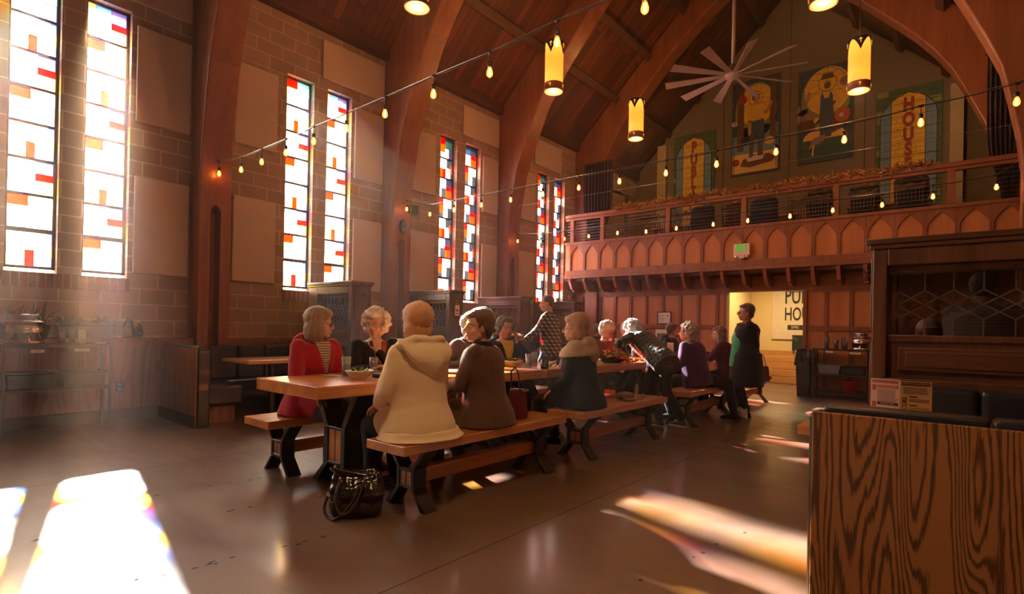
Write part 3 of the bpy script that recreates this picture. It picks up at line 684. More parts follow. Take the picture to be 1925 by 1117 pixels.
    e.prism([(y0+.04, .95), (y0+.07, 1.12), (y0+.10, 1.16), (y0+.23, 1.16), (y0+.26, 1.12), (y0+.29, .95), (y0+.29, .30), (y0+.04, .30)], 0, xa, xb)
    e.box(xa, xb, y0+.05, y0+.28, 1.24, 1.72); e.build('end_panel', M_['dark'], o, bevel=.004)
    s = 1 if side < 0 else -1; hx = f(-6.645)
    h = MB().tube([(hx, y0+.165, 1.66), (hx+s*.02, y0+.165, 1.655), (hx+s*.045, y0+.165, 1.625), (hx+s*.06, y0+.165, 1.655)], .006, 6)
    h.tube([(hx+s*.004, y0+.14, 1.63), (hx+s*.04, y0+.13, 1.60)], .005, 6).tube([(hx+s*.004, y0+.19, 1.63), (hx+s*.04, y0+.2, 1.60)], .005, 6)
    h.build('coat_hook', M_['blackpl'], o)
    return o
divider(-1, 4.45, 'tall dark oak divider with leaded glass, behind the woman in the red coat')
divider(-1, 6.35, 'dark oak glass divider behind the cream coat woman, a sticker on its end')
divider(-1, 8.25, 'dark oak glass divider behind the man with grey hair and dark vest')
divider(-1, 10.15, 'farthest dark oak glass divider, behind the man in the plaid shirt')
divider(1, 4.28, 'largest dark oak divider, on the right, with diamond glass and two people behind', big=True)
for y in (6.35, 10.15):
    s = MB().box(-6.643, -6.641, y+.12, y+.22, 1.40, 1.58); o = s.build('paper_sticker', M_['white'], None, loc=(-6.642, y+.17, 1.49), label='small white paper notice stuck to the end of the %s divider' % ('second' if y < 7 else 'farthest'), cat='notice')
    MB().lathe([(.028, 0), (.028, .001)], (-6.641, y+.17, 1.49), 12, axis=0).build('printed_emblem', M_['redpl'], o); MB().box(-6.641, -6.640, y+.145, y+.195, 1.43, 1.445).build('printed_line', M_['ink'], o)
def small_table(x0, x1, y0, y1, label):
    o = thing('booth_table', label, 'table', ((x0+x1)/2, (y0+y1)/2, 0), 'small booth tables'); m = MB().box(x0, x1, y0, y1, .715, .76); m.build('tabletop', M_['table'], o, bevel=.006)
    cx, cy = (x0+x1)/2, (y0+y1)/2; MB().tube([(cx, cy, .02), (cx, cy, .70)], .045, 12).build('pedestal', M_['steel'], o)
    MB().box(cx-.28, cx+.28, cy-.04, cy+.04, 0, .03).box(cx-.04, cx+.04, cy-.28, cy+.28, 0, .03).box(cx-.18, cx+.18, cy-.18, cy+.18, .70, .715).build('base', M_['steel'], o)
small_table(-7.16, -6.44, 2.93, 3.85, 'booth table in the near left corner booth')
small_table(-7.16, -6.52, 5.25, 5.95, 'booth table in the booth behind the first glass divider')
small_table(-7.16, -6.52, 7.15, 7.85, 'booth table in the booth behind the second glass divider')
small_table(-7.1, -6.30, 9.0, 9.7, 'booth table behind the man in the plaid shirt')
small_table(-.62, .12, 2.93, 3.72, 'booth table whose corner shows past the big plywood booth side')
# menu stands on the right booth table
def card(o, name, p0, p1, z0, z1, mat, t=.0015):
    d = (P(p1)-P(p0)).normalized(); n = Vector((-d.y, d.x, 0))*t
    a, b = P(p0), P(p1)
    return MB().hexa([(a.x-n.x, a.y-n.y, z0), (b.x-n.x, b.y-n.y, z0), (b.x+n.x, b.y+n.y, z0), (a.x+n.x, a.y+n.y, z0), (a.x-n.x, a.y-n.y, z1), (b.x-n.x, b.y-n.y, z1), (b.x+n.x, b.y+n.y, z1), (a.x+n.x, a.y+n.y, z1)]).build(name, mat, o)
PINK = plain('pale pink print', (.62, .36, .28), .6, vary=.03); TAN = plain('tan print', (.60, .34, .14), .55, vary=.03); ROSE = plain('rose ink', (.36, .07, .06), .6)
mo = thing('menu_card', 'folded pink and tan printed menu in a clear stand on the right booth table', 'menu', (-.22, 3.2, .76))
pA, pB, pC = (-.352, 3.21), (-.232, 3.185), (-.112, 3.205)
Z0, Z1 = .765, .992
card(mo, 'left_page', pA+(0,), pB+(0,), Z0, Z1, PINK); card(mo, 'right_page', pB+(0,), pC+(0,), Z0, Z1-.004, TAN)
card(mo, 'clear_sleeve', (pA[0]-.004, pA[1]), (pB[0]-.0, pB[1]-.004), Z0, Z1+.003, M_['lens'], .0004) if False else None
def on_page(p, q, u0, u1, z0, z1, mat, name):
    a, b = Vector((p[0], p[1], 0)), Vector((q[0], q[1], 0)); d = b-a; nrm = Vector((d.y, -d.x, 0)).normalized()*.0022
    s, e = a+d*u0+nrm, a+d*u1+nrm; card(mo, name, (s.x, s.y, 0), (e.x, e.y, 0), z0, z1, mat, .0004)
on_page(pA, pB, .06, .95, .972, .986, ROSE, 'heading_band'); on_page(pA, pB, .06, .20, .935, .962, ROSE, 'date_block'); on_page(pA, pB, .24, .95, .948, .962, ROSE, 'title_band')
on_page(pA, pB, .24, .95, .866, .880, M_['ink'], 'title_band'); on_page(pA, pB, .06, .20, .856, .880, ROSE, 'date_block')
on_page(pB, pC, .04, .95, .968, .984, M_['ink'], 'heading_band')
ln = random.Random(5)
for i in range(9): on_page(pA, pB, .24, .95-ln.random()*.12, .9375-i*.0068, .9395-i*.0068, M_['ink'], 'text_line')
for i in range(5): on_page(pB, pC, .08+ln.random()*.06, .90-ln.random()*.08, .957-i*.007, .9588-i*.007, M_['ink'], 'text_line')
for i, z in enumerate((.913, .901, .893, .872, .860, .850)): on_page(pB, pC, .30, (.55 if i in (0, 3) else .92), z, z+(.005 if i in (0, 3) else .0025), M_['ink'], 'text_line')
def dirv(p, q): return (P((q[0], q[1], 0))-P((p[0], p[1], 0))).normalized()
dA, dB = dirv(pA, pB), dirv(pB, pC); nA = Vector((dA.y, -dA.x, 0))*.003; nB = Vector((dB.y, -dB.x, 0))*.003
text('printed_text', 'GENERAL DETAILS & INFORMATION', TAN, P(((pB[0]+pC[0])/2, (pB[1]+pC[1])/2, .976))+nB, dB, (0, 0, 1), .0115, mo, .0002, sx=.55)
text('printed_text', 'HOURS', M_['ink'], P((pB[0], pB[1], .876))+dB*.019+nB, (0, 0, 1), -dB, .030, mo, .0002, sx=.75)
text('printed_text', 'NIGHT OF THE CHARITY', PINK, P(((pA[0]+pB[0])/2, (pA[1]+pB[1])/2, .955))+dA*.01+nA, dA, (0, 0, 1), .011, mo, .0002, sx=.6)
text('printed_text', 'BLACKENED FRIDAY', PINK, P(((pA[0]+pB[0])/2, (pA[1]+pB[1])/2, .873))+dA*.01+nA, dA, (0, 0, 1), .011, mo, .0002, sx=.6)
# ---- serving shelves
def shelf(o, x0, x1, y0, y1, zt, levels, mat=None):
    mat = M_['blackpl']
    for (x, y) in ((x0, y0), (x1, y0), (x0, y1), (x1, y1)): MB().box(x-.014, x+.014, y-.014, y+.014, 0, zt).build('post', mat, o)
    for z in levels:
        MB().box(x0, x1, y0, y1, z-.012, z).box(x0, x1, y0-.008, y0+.008, z-.03, z).box(x0, x1, y1-.008, y1+.008, z-.03, z).box(x0-.008, x0+.008, y0, y1, z-.03, z).box(x1-.008, x1+.008, y0, y1, z-.03, z).build('shelf_board', mat, o)
def tote(cx, cy, z, lx, ly, h, mat, label, rim=.012, cat='bin', group=None):
    m = MB(); o_ = [(1, 0), (1, 1)]
    def rect(sx, sy, zz): return [(cx-sx/2, cy-sy/2, zz), (cx+sx/2, cy-sy/2, zz), (cx+sx/2, cy+sy/2, zz), (cx-sx/2, cy+sy/2, zz)]
    k = .86
    rs = [rect(lx*k, ly*k, z), rect(lx*.97, ly*.97, z+h-.02), rect(lx+.02, ly+.02, z+h-.018), rect(lx+.02, ly+.02, z+h), rect(lx*.95, ly*.95, z+h), rect(lx*(k-.02), ly*(k-.02), z+.008)]
    m.rings(rs); return m.build('tote_bin', mat, None, loc=(cx, cy, z), label=label, cat=cat, group=group, bevel=.006)
def cupstack(cx, cy, z, h, label, r=.035, mat=None, group=None, n=7):
    m = MB(); prof = [(r*.72, 0)]
    for i in range(n):
        za = h*.62+i*(h*.38/n); prof += [(r*(.72+.28*min(1, za/h)), za), (r*(.76+.28*min(1, za/h)), za+.002), (r*(.76+.28*min(1, za/h)), za+.006)]
    prof += [(r*.98, h), (r*.9, h), (r*.65, .01)]
    return m.lathe(prof, (cx, cy, z), 18).build('stacked_cups', mat or M_['tumbler'], None, loc=(cx, cy, z), smooth=True, label=label, cat='cups', group=group)
def dispenser(cx, cy, z, label, dirn):
    o = thing('drink_dispenser', label, 'drink dispenser', (cx, cy, z)); R = .155
    MB().lathe([(R+.01, 0), (R+.01, .015), (R-.01, .03), (R, .035), (R, .11), (R+.004, .112), (R+.004, .135), (R, .137), (R, .215), (R+.012, .22), (R+.012, .23), (R*.8, .245), (R*.72, .25), (R*.72, .252)], (cx, cy, z), 36).build('tank', M_['chrome'], o, smooth=True)
    MB().lathe([(R*.66, .25), (R*.66, .285), (R*.78, .29), (R*.80, .298), (R*.78, .305), (R*.1, .308), (.01, .31)], (cx, cy, z), 36).build('lid', M_['chrome'], o, smooth=True)
    e = Vector((-dirn[1], dirn[0], 0))
    for s in (-1, 1):
        c = P((cx, cy, z+.225)); MB().tube([c+e*s*(R-.0), c+e*s*(R+.03)+P((0, 0, .0)), c+e*s*(R+.045)+P((0, 0, .03))], .007, 8).build('handle', M_['chrome'], o)
    d = P((dirn[0], dirn[1], 0)); c = P((cx, cy, z+.055)); MB().tube([c+d*(R-.005), c+d*(R+.04), c+d*(R+.045)+P((0, 0, -.03))], .010, 8).tube([c+d*(R+.03), c+d*(R+.03)+P((0, 0, .03))], .006, 8).build('spigot', M_['chrome'], o)
def signtag(o, txt, c, right, w, h, nrm):
    r = P(right); c = P(c); u = Vector((0, 0, 1)); n = P(nrm)
    m = MB().hexa([c-r*w/2-u*h/2-n*.001, c+r*w/2-u*h/2-n*.001, c+r*w/2-u*h/2+n*.001, c-r*w/2-u*h/2+n*.001, c-r*w/2+u*h/2-n*.001, c+r*w/2+u*h/2-n*.001, c+r*w/2+u*h/2+n*.001, c-r*w/2+u*h/2+n*.001])
    m.build('shelf_sign', M_['white'], o)
    text('sign_lettering', txt, M_['ink'], c+n*.002+u*.003, right, (0, 0, 1), h*.62, o, .0003, sx=.85)
s1 = thing('serving_shelf', 'black metal serving shelf with drink dispenser against the near left wall', 'shelf', (-7.58, 1.4, 0), 'black metal bussing shelves')
shelf(s1, -7.74, -7.42, .94, 1.84, .945, (.94, .47)); MB().box(-7.43, -7.42, .95, 1.83, .90, .93).build('front_rail', M_['blackpl'], s1)
signtag(s1, 'DISHES', (-7.41, 1.20, .865), (0, 1, 0), .11, .032, (1, 0, 0)); signtag(s1, 'GLASSWARE', (-7.41, 1.57, .872), (0, 1, 0), .135, .028, (1, 0, 0))
dispenser(-7.56, 1.12, .942, 'polished steel drink dispenser with lid on the near left shelf', (1, 0))
MB().box(-7.50, -7.43, 1.30, 1.36, .942, .952).build('drip_tray', M_['chrome'], None, loc=(-7.46, 1.33, .942), label='small steel drip tray beside the left drink dispenser', cat='tray', bevel=.003)
for i, (y, h, x) in enumerate(((1.415, .135, -7.50), (1.50, .155, -7.50), (1.585, .13, -7.49), (1.60, .15, -7.58))):
    cupstack(x, y, .942, h, ['stack of clear tumblers next to the left dispenser', 'tallest stack of clear tumblers, middle of the left shelf', 'front stack of clear tumblers on the right end of the left shelf', 'rear stack of clear tumblers on the right end of the left shelf'][i], mat=M_['tumbler'], group='stacked tumblers on the left shelf')
MB().box(-7.52, -7.42, 1.69, 1.80, .942, .95).build('napkin', M_['white'], None, loc=(-7.47, 1.75, .942), label='folded white napkin lying at the right end of the left shelf', cat='napkin', bevel=.003)
tote(-7.58, 1.15, .472, .30, .38, .17, M_['blackpl'], 'black plastic bus tub under the dishes sign', group='black bus tubs'); tote(-7.58, 1.60, .472, .30, .40, .17, M_['blackpl'], 'black plastic bus tub under the glassware sign', group='black bus tubs')
s2 = thing('serving_shelf', 'black metal serving shelf with red bucket by the doorway back wall', 'shelf', (-1.75, 11.75, 0), 'black metal bussing shelves')
shelf(s2, -2.20, -1.32, 11.6, 12.0, .945, (.94, .47, .12))
signtag(s2, 'DISHES', (-1.93, 11.585, .885), (1, 0, 0), .12, .03, (0, -1, 0)); signtag(s2, 'GLASSWARE', (-1.52, 11.585, .875), (1, 0, 0), .17, .034, (0, -1, 0))
dispenser(-1.45, 11.8, .942, 'polished steel drink dispenser on the far right shelf', (0, -1))
for i, (x, h, y) in enumerate(((-1.99, .22, 11.72), (-1.84, .18, 11.72), (-1.74, .22, 11.80), (-1.69, .14, 11.70))):
    cupstack(x, y, .942, h, ['stack of clear cups at the left end of the far shelf', 'second stack of clear cups on the far shelf', 'tallest rear stack of clear cups on the far shelf', 'short front stack of clear cups beside the far dispenser'][i], group='stacked cups on the far shelf', r=.045, mat=M_['tumbler'])
tote(-1.95, 11.8, .472, .38, .30, .17, M_['greypl'], 'grey plastic bus tub on the far shelf'); tote(-1.55, 11.8, .472, .36, .30, .17, M_['blackpl'], 'black plastic bus tub beside the grey one on the far shelf')
bk = thing('bucket', 'red plastic bucket on the bottom of the far shelf', 'bucket', (-1.6, 11.78, .12))
MB().lathe([(.095, 0), (.13, .215), (.138, .217), (.138, .23), (.125, .23), (.09, .012), (.0, .012)], (-1.6, 11.78, .122), 28).build('pail', M_['redpl'], bk, smooth=True)
MB().tube([(-1.735, 11.78, .34), (-1.71, 11.70, .31), (-1.64, 11.64, .285), (-1.56, 11.64, .285), (-1.49, 11.70, .31), (-1.465, 11.78, .34)], .003, 6).build('handle', M_['redpl'], bk)
tb = thing('trash_can', 'tall black trash can with bag folded over its rim by the doorway', 'trash can', (-2.38, 11.85, 0))
MB().rings([[(-2.38+sx*a, 11.85+sy*b, z) for sx, sy in ((-1, -1), (1, -1), (1, 1), (-1, 1))] for a, b, z in ((.10, .2, 0), (.13, .24, .8), (.13, .24, .86), (.115, .22, .86), (.09, .18, .02))]).build('can_body', M_['blackpl'], tb, bevel=.01)
bg = MB(); rr = random.Random(2)
rs = []
for z, g_ in ((.90, .0), (.86, .012), (.78, .018), (.68, .022), (.60, .030)):
    ring = []
    for i in range(40):
        a = 2*math.pi*i/40; ca, sa = math.cos(a), math.sin(a); k_ = 1/max(abs(ca), abs(sa))
        ring.append((-2.38+(.13+g_+rr.uniform(0, .012))*ca*min(k_, 1.25), 11.85+(.24+g_+rr.uniform(0, .012))*sa*min(k_, 1.25), z+rr.uniform(-.012, .012)))
    rs.append(ring)
bg.rings(rs, cap=False).build('bin_liner', plain('glossy black bin liner', (.012, .012, .014), .2, coat=.5), tb, smooth=False)
# ---- wall things
o = MB().box(WF_L, WF_L+.008, 1.98, 2.06, .35, .47).build('power_outlet', M_['blackpl'], None, loc=(WF_L, 2.02, .41), bevel=.003, label='black power outlet plate on the left wainscot', cat='outlet')
MB().box(WF_L+.008, WF_L+.010, 2.0, 2.04, .42, .45).box(WF_L+.008, WF_L+.010, 2.0, 2.04, .37, .40).build('socket_face', M_['greypl'], o)
for (yy, h, nm, lb) in ((2.12, .265, 'growler_jug', 'large dark glass growler jug with a loop handle on the wainscot ledge'), (2.235, .19, 'growler_jug', 'small dark glass growler jug beside the larger one on the ledge')):
    o = thing(nm, lb, 'jug', (-7.89, yy, .985), 'growler jugs on the ledge'); r = .056 if h > .2 else .043; c = (-7.89, yy, .985)
    MB().lathe([(r*.9, 0), (r, .01), (r, h*.55), (r*.9, h*.66), (r*.45, h*.82), (r*.32, h*.86), (r*.32, h*.95)], c, 22).build('glass_body', M_['blackcer'], o, smooth=True)
    MB().lathe([(r*.38, h*.94), (r*.38, h), (.001, h)], c, 16).build('cap', M_['blackpl'], o, smooth=True)
    MB().tube([(c[0], yy+r*.3, c[2]+h*.88), (c[0], yy+r*.75, c[2]+h*.88), (c[0], yy+r*.8, c[2]+h*.74), (c[0], yy+r*.55, c[2]+h*.7)], .006, 8).build('handle', M_['blackcer'], o)
    MB().box(c[0]+r*.86, c[0]+r*1.02, yy-r*.45, yy+r*.45, c[2]+h*.15, c[2]+h*.48).build('paper_label', M_['greypl'], o, label='pale printed label')
def planter(y0, y1, label, sd_, tall):
    o = thing('planter_box', label, 'planter', (-7.9, (y0+y1)/2, .985)); k_ = .035
    m = MB(); m.rings([[(-7.96, y0+k_, .985), (-7.84, y0+k_, .985), (-7.84, y1-k_, .985), (-7.96, y1-k_, .985)], [(-7.97, y0, 1.13), (-7.82, y0, 1.13), (-7.82, y1, 1.13), (-7.97, y1, 1.13)], [(-7.97, y0, 1.14), (-7.82, y0, 1.14), (-7.82, y1, 1.14), (-7.97, y1, 1.14)]])
    m.build('trough', M_['blackpl'], o, bevel=.004)
    r = random.Random(sd_); lf = MB()
    for i in range(46 if not tall else 60):
        y = r.uniform(y0+.04, y1-.04); x = r.uniform(-7.93, -7.86); L = r.uniform(.09, .17) if not tall else r.uniform(.15, .36); wd = r.uniform(.018, .03) if not tall else .006
        dx, dy = r.uniform(-.3, .5), r.uniform(-.8, .8); pts = []
        for j in range(6):
            t = j/5; pts.append(Vector((x+dx*L*t*t*.7, y+dy*L*t*t*1.1, 1.12+L*t*(1-.35*t*(abs(dy)+.3)))))
        for j in range(5):
            w0, w1 = [wd*math.sin(math.pi*(.12+.86*q)) for q in (j/5, (j+1)/5)]
            s_ = Vector((.35, 1, 0)).normalized(); lf.add([pts[j]-s_*w0, pts[j]+s_*w0, pts[j+1]+s_*w1, pts[j+1]-s_*w1], [(0, 1, 2, 3)])
    lf.build('foliage', M_['leaf'], o, kind='stuff')
planter(1.42, 1.98, 'black trough planter with short broad leaves on the wainscot ledge', 4, False)
planter(.80, 1.38, 'dark trough planter with long thin grassy leaves behind the left dispenser', 9, True)
sp = thing('wall_speaker', 'small black loudspeaker clamped to the second visible arch', 'speaker', (-7.66, 6.40, 3.26))
MB().hexa([(-7.62, 6.24, 3.19), (-7.50, 6.18, 3.19), (-7.50, 6.36, 3.19), (-7.64, 6.36, 3.19), (-7.62, 6.24, 3.36), (-7.50, 6.18, 3.36), (-7.50, 6.36, 3.36), (-7.64, 6.36, 3.36)]).build('cabinet', M_['blackpl'], sp, bevel=.015)
MB().box(-7.70, -7.62, 6.26, 6.32, 3.24, 3.30).build('bracket', M_['blackpl'], sp)
ms = thing('motion_sensor', 'black rounded motion sensor light on the column below the speaker', 'sensor', (-7.69, 6.15, 2.95))
MB().ell((-7.675, 6.15, 2.97), (.05, .075, .125)).build('housing', M_['blackpl'], ms, smooth=True); MB().ell((-7.635, 6.15, 2.91), (.035, .045, .05)).build('lens', M_['greypl'], ms, smooth=True)
for (y, z, l) in ((11.95, 2.05, 'small beige thermostat on the block wall under the balcony'),):
    o = MB().box(WL_X, WL_X+.03, y-.04, y+.04, z-.06, z+.06).build('thermostat', M_['cream'], None, loc=(WL_X, y, z), bevel=.006, label=l, cat='thermostat')
fr = thing('framed_notice', 'small framed certificate hung on the panelled back wall', 'picture frame', (-5.45, YB-.035, 1.53))
MB().box(-5.62, -5.28, YB-.05, YB-.034, 1.38, 1.40).box(-5.62, -5.28, YB-.05, YB-.034, 1.65, 1.67).box(-5.62, -5.60, YB-.05, YB-.034, 1.38, 1.67).box(-5.30, -5.28, YB-.05, YB-.034, 1.38, 1.67).build('frame', M_['blackpl'], fr)
MB().box(-5.60, -5.30, YB-.042, YB-.036, 1.40, 1.65).build('certificate', M_['white'], fr)
m = MB()
for i in range(5): m.box(-5.575, -5.44-.02*(i % 2), YB-.044, YB-.042, 1.44+i*.035, 1.447+i*.035)
m.build('printed_lines', M_['ink'], fr); MB().lathe([(.02, 0), (.02, .002)], (-5.36, YB-.044, 1.58), 14, axis=1).build('seal', M_['redpl'], fr)
pn_ = MB().box(-5.66, -5.36, YB-.036, YB-.032, .95, 1.25).build('paper_notice', M_['white'], None, loc=(-5.5, YB-.034, 1.1), label='white paper notice pinned on the back wall below the framed certificate', cat='notice')
MB().box(-5.62, -5.40, YB-.0375, YB-.036, 1.0, 1.16).build('printed_photo', M_['greypl'], pn_)
ex = thing('exit_sign', 'cream exit sign with green EXIT letters on the balcony front', 'exit sign', (-3.52, YF-.05, 2.9))
MB().box(-3.68, -3.36, YF-.085, YF-.035, 2.79, 3.03).box(-3.58, -3.46, YF-.085, YF-.035, 2.735, 2.79).build('housing', M_['exitwhite'], ex, bevel=.012)
for s in (-1, 1): MB().lathe([(.001, 0), (.030, .006), (.042, .018), (.044, .03)], (-3.52+s*.105, YF-.088, 2.775), 18, axis=1).build('emergency_lamp', M_['chrome'], ex, smooth=True)
text('exit_lettering', 'EXIT', M_['exitgreen'], (-3.525, YF-.088, 2.935), (1, 0, 0), (0, 0, 1), .165, ex, .003, sx=.62, bold=.004, label='green EXIT letters')
# ---- vestibule things
bn = MB().box(-3.79, -2.60, 14.955, 14.96, 1.07, 2.6).build('wall_banner', plain('white banner cloth', (.72, .60, .44), .85), None, loc=(-3.2, 14.95, 1.07), label='white hanging banner with black lettering inside the doorway', cat='banner')
for t_, z, s_, x in (('PUBLIC', 2.14, .56, -3.50), ('HOUSE', 1.69, .46, -3.50)): text('banner_lettering', t_, M_['ink'], (x, 14.95, z), (1, 0, 0), (0, 0, 1), s_, bn, .002, sx=.55, align='LEFT', bold=.006)
MB().box(-3.42, -2.9, 14.95, 14.955, 1.31, 1.43).build('banner_band', M_['ink'], bn); text('banner_lettering', 'SPRI', M_['cream'], (-3.34, 14.945, 1.37), (1, 0, 0), (0, 0, 1), .10, bn, .001, sx=1, align='LEFT')
o = MB().box(-3.42, -3.05, 14.90, 14.935, 2.26, 2.62).build('wall_picture', plain('teal picture', (.03, .08, .11), .4), None, loc=(-3.2, 14.92, 2.4), bevel=.005, label='dark teal framed picture at the top of the hallway banner', cat='picture')
o = MB().box(-3.30, -3.0, 14.90, 14.965, .79, 1.18).build('chalkboard', plain('chalkboard', (.02, .03, .028), .8), None, loc=(-3.15, 14.93, .8), label='small dark chalkboard sign below the hallway banner', cat='chalkboard')
text('chalk_lettering', 'Pu', M_['greypl'], (-3.24, 14.897, 1.09), (1, 0, 0), (0, 0, 1), .14, o, .001)
em = thing('emergency_light', 'black two-lamp emergency light box high on the hallway wall', 'emergency light', (-4.2, 14.95, 2.5))
MB().box(-4.32, -4.07, 14.92, 14.995, 2.38, 2.56).build('housing', M_['blackpl'], em, bevel=.01)
for x in (-4.26, -4.13): MB().lathe([(.001, 0), (.035, .01), (.04, .03)], (x, 14.895, 2.45), 14, axis=1).build('lamp', M_['chrome'], em, smooth=True)
MB().box(-4.42, -4.38, 14.96, 15, 2.30, 2.40).build('fire_alarm', M_['redpl'], None, loc=(-4.4, 14.97, 2.35), label='small red fire alarm box in the hallway', cat='fire alarm')
# ---- gable wall art
ART = {k: plain('art '+k, v, .6, vary=.15, vscale=5) for k, v in dict(gold=(.80, .45, .03), green=(.06, .10, .03), lgreen=(.20, .24, .05), blue=(.15, .24, .34), dblue=(.03, .05, .08), red=(.30, .02, .012), dred=(.14, .04, .015), skin=(.45, .22, .09), hair=(.10, .05, .03), denim=(.045, .07, .11), yellow=(.72, .38, .03), orange=(.50, .10, .01), teal=(.03, .08, .06), pinkg=(.30, .17, .13), sand=(.75, .45, .08), white=(.6, .5, .38)).items()}
YG = 15.36
def artpanel(x0, x1, z0, z1, name, label, base, cat='wall art'):
    o = thing(name, label, cat, ((x0+x1)/2, YG, z0)); MB().box(x0, x1, YG-.04, YG-.001, z0, z1).build('board', ART[base], o, bevel=.004)
    return o
class AL:
    def __init__(s, o, x0, x1, z0, z1): s.o = o; s.x0, s.w, s.z0, s.h = x0, x1-x0, z0, z1-z0; s.y = YG-.04; s.m_ = MB(); s.names = []
    def q(s, p): return (s.x0+p[0]*s.w, s.z0+p[1]*s.h)
    def poly(s, pts, m, lay):
        mb = s.mb(m); y = s.y-.0015*lay; pts = [s.q(p) for p in pts]
        ar = sum(pts[i][0]*pts[(i+1) % len(pts)][1]-pts[(i+1) % len(pts)][0]*pts[i][1] for i in range(len(pts)))
        mb.prism(pts if ar < 0 else pts[::-1], 1, y-.0015, y)
    def rect(s, a, b, c, d, m, lay): s.poly([(a, c), (b, c), (b, d), (a, d)], m, lay)
    def circ(s, cx, cy, r, m, lay, ry=None, n=26):
        ry = ry or r*s.w/s.h; s.poly([(cx+r*math.cos(2*math.pi*i/n), cy+ry*math.sin(2*math.pi*i/n)) for i in range(n)], m, lay)
    def line(s, pts, lay=9, w=.008):
        mb = s.mb('ink'); y = s.y-.0015*lay
        for a, b in zip(pts, pts[1:]):
            a, b = s.q(a), s.q(b); mb.bar((a[0], y-.001, a[1]), (b[0], y-.001, b[1]), w, .002, up=(0, 1, 0))
    def done(s, nm='painted_glass'):
        s.m_.build(nm, [M_['ink'] if m == 'ink' else ART[m] for m in s.names], s.o)
    def mb(s, m):
        if m not in s.names: s.names.append(m)
        s.m_.mi = s.names.index(m); return s.m_
def arc(cx, cy, r, a0, a1, n=14, ry=None): return [(cx+r*math.cos(math.radians(a0+(a1-a0)*i/n)), cy+(ry or r)*math.sin(math.radians(a0+(a1-a0)*i/n))) for i in range(n+1)]
def letterpanel(x0, x1, z0, z1, word, label):
    o = artpanel(x0, x1, z0, z1, 'lettered_panel', label, 'green', 'wall sign'); a = AL(o, x0, x1, z0, z1); r = random.Random(len(word))
    for i in range(5):
        for j in range(18):
            if r.random() < .35: a.rect(i*.2+.01, i*.2+.19, j/18+.003, (j+1)/18-.003, r.choice(['lgreen', 'green', 'teal']), 1)
    def arch(e, top, sp): return [(e, 0)]+[(e, sp)]+arc(1-e-.25, sp, 1-e-.25-e, 180, 125, 6, ry=(top-sp)*1.05)+[(.5, top)]+[(1-p[0], p[1]) for p in arc(1-e-.25, sp, 1-e-.25-e, 180, 125, 6, ry=(top-sp)*1.05)[::-1]]+[(1-e, sp), (1-e, 0)]
    a.poly(arch(.07, .955, .74), 'blue', 2); a.poly([(.24, 0), (.24, .90), (.34, .935), (.5, .955), (.66, .935), (.76, .90), (.76, 0)], 'gold', 3)
    a.line(arch(.07, .955, .74), 9, .016)
    for x in (.24, .76): a.line([(x, 0), (x, .9)], 9, .012)
    for j in range(1, 9): a.line([(0, j/9-.02), (1, j/9-.02)], 9, .009)
    for j in range(27):
        z = j/27; xs_ = [.24+(.52)*t for t in (r.uniform(.1, .4), r.uniform(.55, .9))]; a.line([(.24, z), (.76, z)], 8, .004)
        for x in xs_: a.line([(x, z), (x, z+1/27)], 8, .004)
        if j % 2: a.line([(.07, z), (.24, z)], 8, .004); a.line([(.76, z+.015), (.93, z+.015)], 8, .004); a.line([(.155, z), (.155, z+.05)], 8, .004); a.line([(.85, z), (.85, z+.04)], 8, .004)
    a.done()
    H = z1-z0; lh = .345
    for i, ch in enumerate(word):
        text('panel_letter', ch, ART['red'], ((x0+x1)/2+.01, YG-.058, z1-.42-i*lh), (1, 0, 0), (0, 0, 1), .42, o, .004, sx=.66, bold=.022)
letterpanel(-6.66, -5.46, 4.20, 6.93, 'PUBLIC', 'green and blue stained glass style panel spelling PUBLIC')
letterpanel(-1.67, -.44, 4.20, 6.93, 'HOUSE', 'green and blue stained glass style panel spelling HOUSE')
x0, x1, z0, z1 = -5.0, -3.78, 5.5, 8.05
o = artpanel(x0, x1, z0, z1, 'painted_panel', 'painted glass style panel of a farm woman in a yellow shirt with halo', 'dblue'); a = AL(o, x0, x1, z0, z1)
a.circ(.5, .66, .44, 'lgreen', 1, .30); a.circ(.52, .72, .36, 'gold', 2, .22); a.rect(.03, .97, .02, .22, 'sand', 1); a.rect(.03, .97, .22, .50, 'blue', 1)
a.rect(.12, .26, .25, .92, 'dred', 3); a.rect(.80, .92, .35, .98, 'dred', 3); a.circ(.22, .80, .10, 'red', 4); a.circ(.06, .56, .06, 'white', 4); a.poly([(.02, .42), (.14, .42), (.12, .53), (.03, .53)], 'dblue', 4)
a.circ(.50, .79, .15, 'ink', 3); a.circ(.50, .79, .14, 'gold', 4)
a.poly([(.42, .07), (.85, .10), (.92, .14), (.80, .19), (.45, .20), (.25, .16), (.2, .09)], 'dred', 4); a.circ(.10, .14, .08, 'red', 4)
a.poly([(.30, .18), (.72, .20), (.66, .14), (.36, .13)], 'white', 5)
a.poly([(.38, .17), (.46, .18), (.48, .34), (.40, .34)], 'hair', 6); a.poly([(.56, .18), (.68, .18), (.64, .34), (.55, .34)], 'hair', 6)
a.poly([(.38, .32), (.48, .30), (.53, .44), (.56, .31), (.70, .33), (.68, .56), (.40, .56)], 'denim', 7)
a.poly([(.32, .55), (.36, .70), (.46, .74), (.60, .73), (.70, .66), (.68, .56), (.40, .55)], 'yellow', 8); a.poly([(.34, .56), (.42, .57), (.42, .42), (.36, .40)], 'skin', 8)
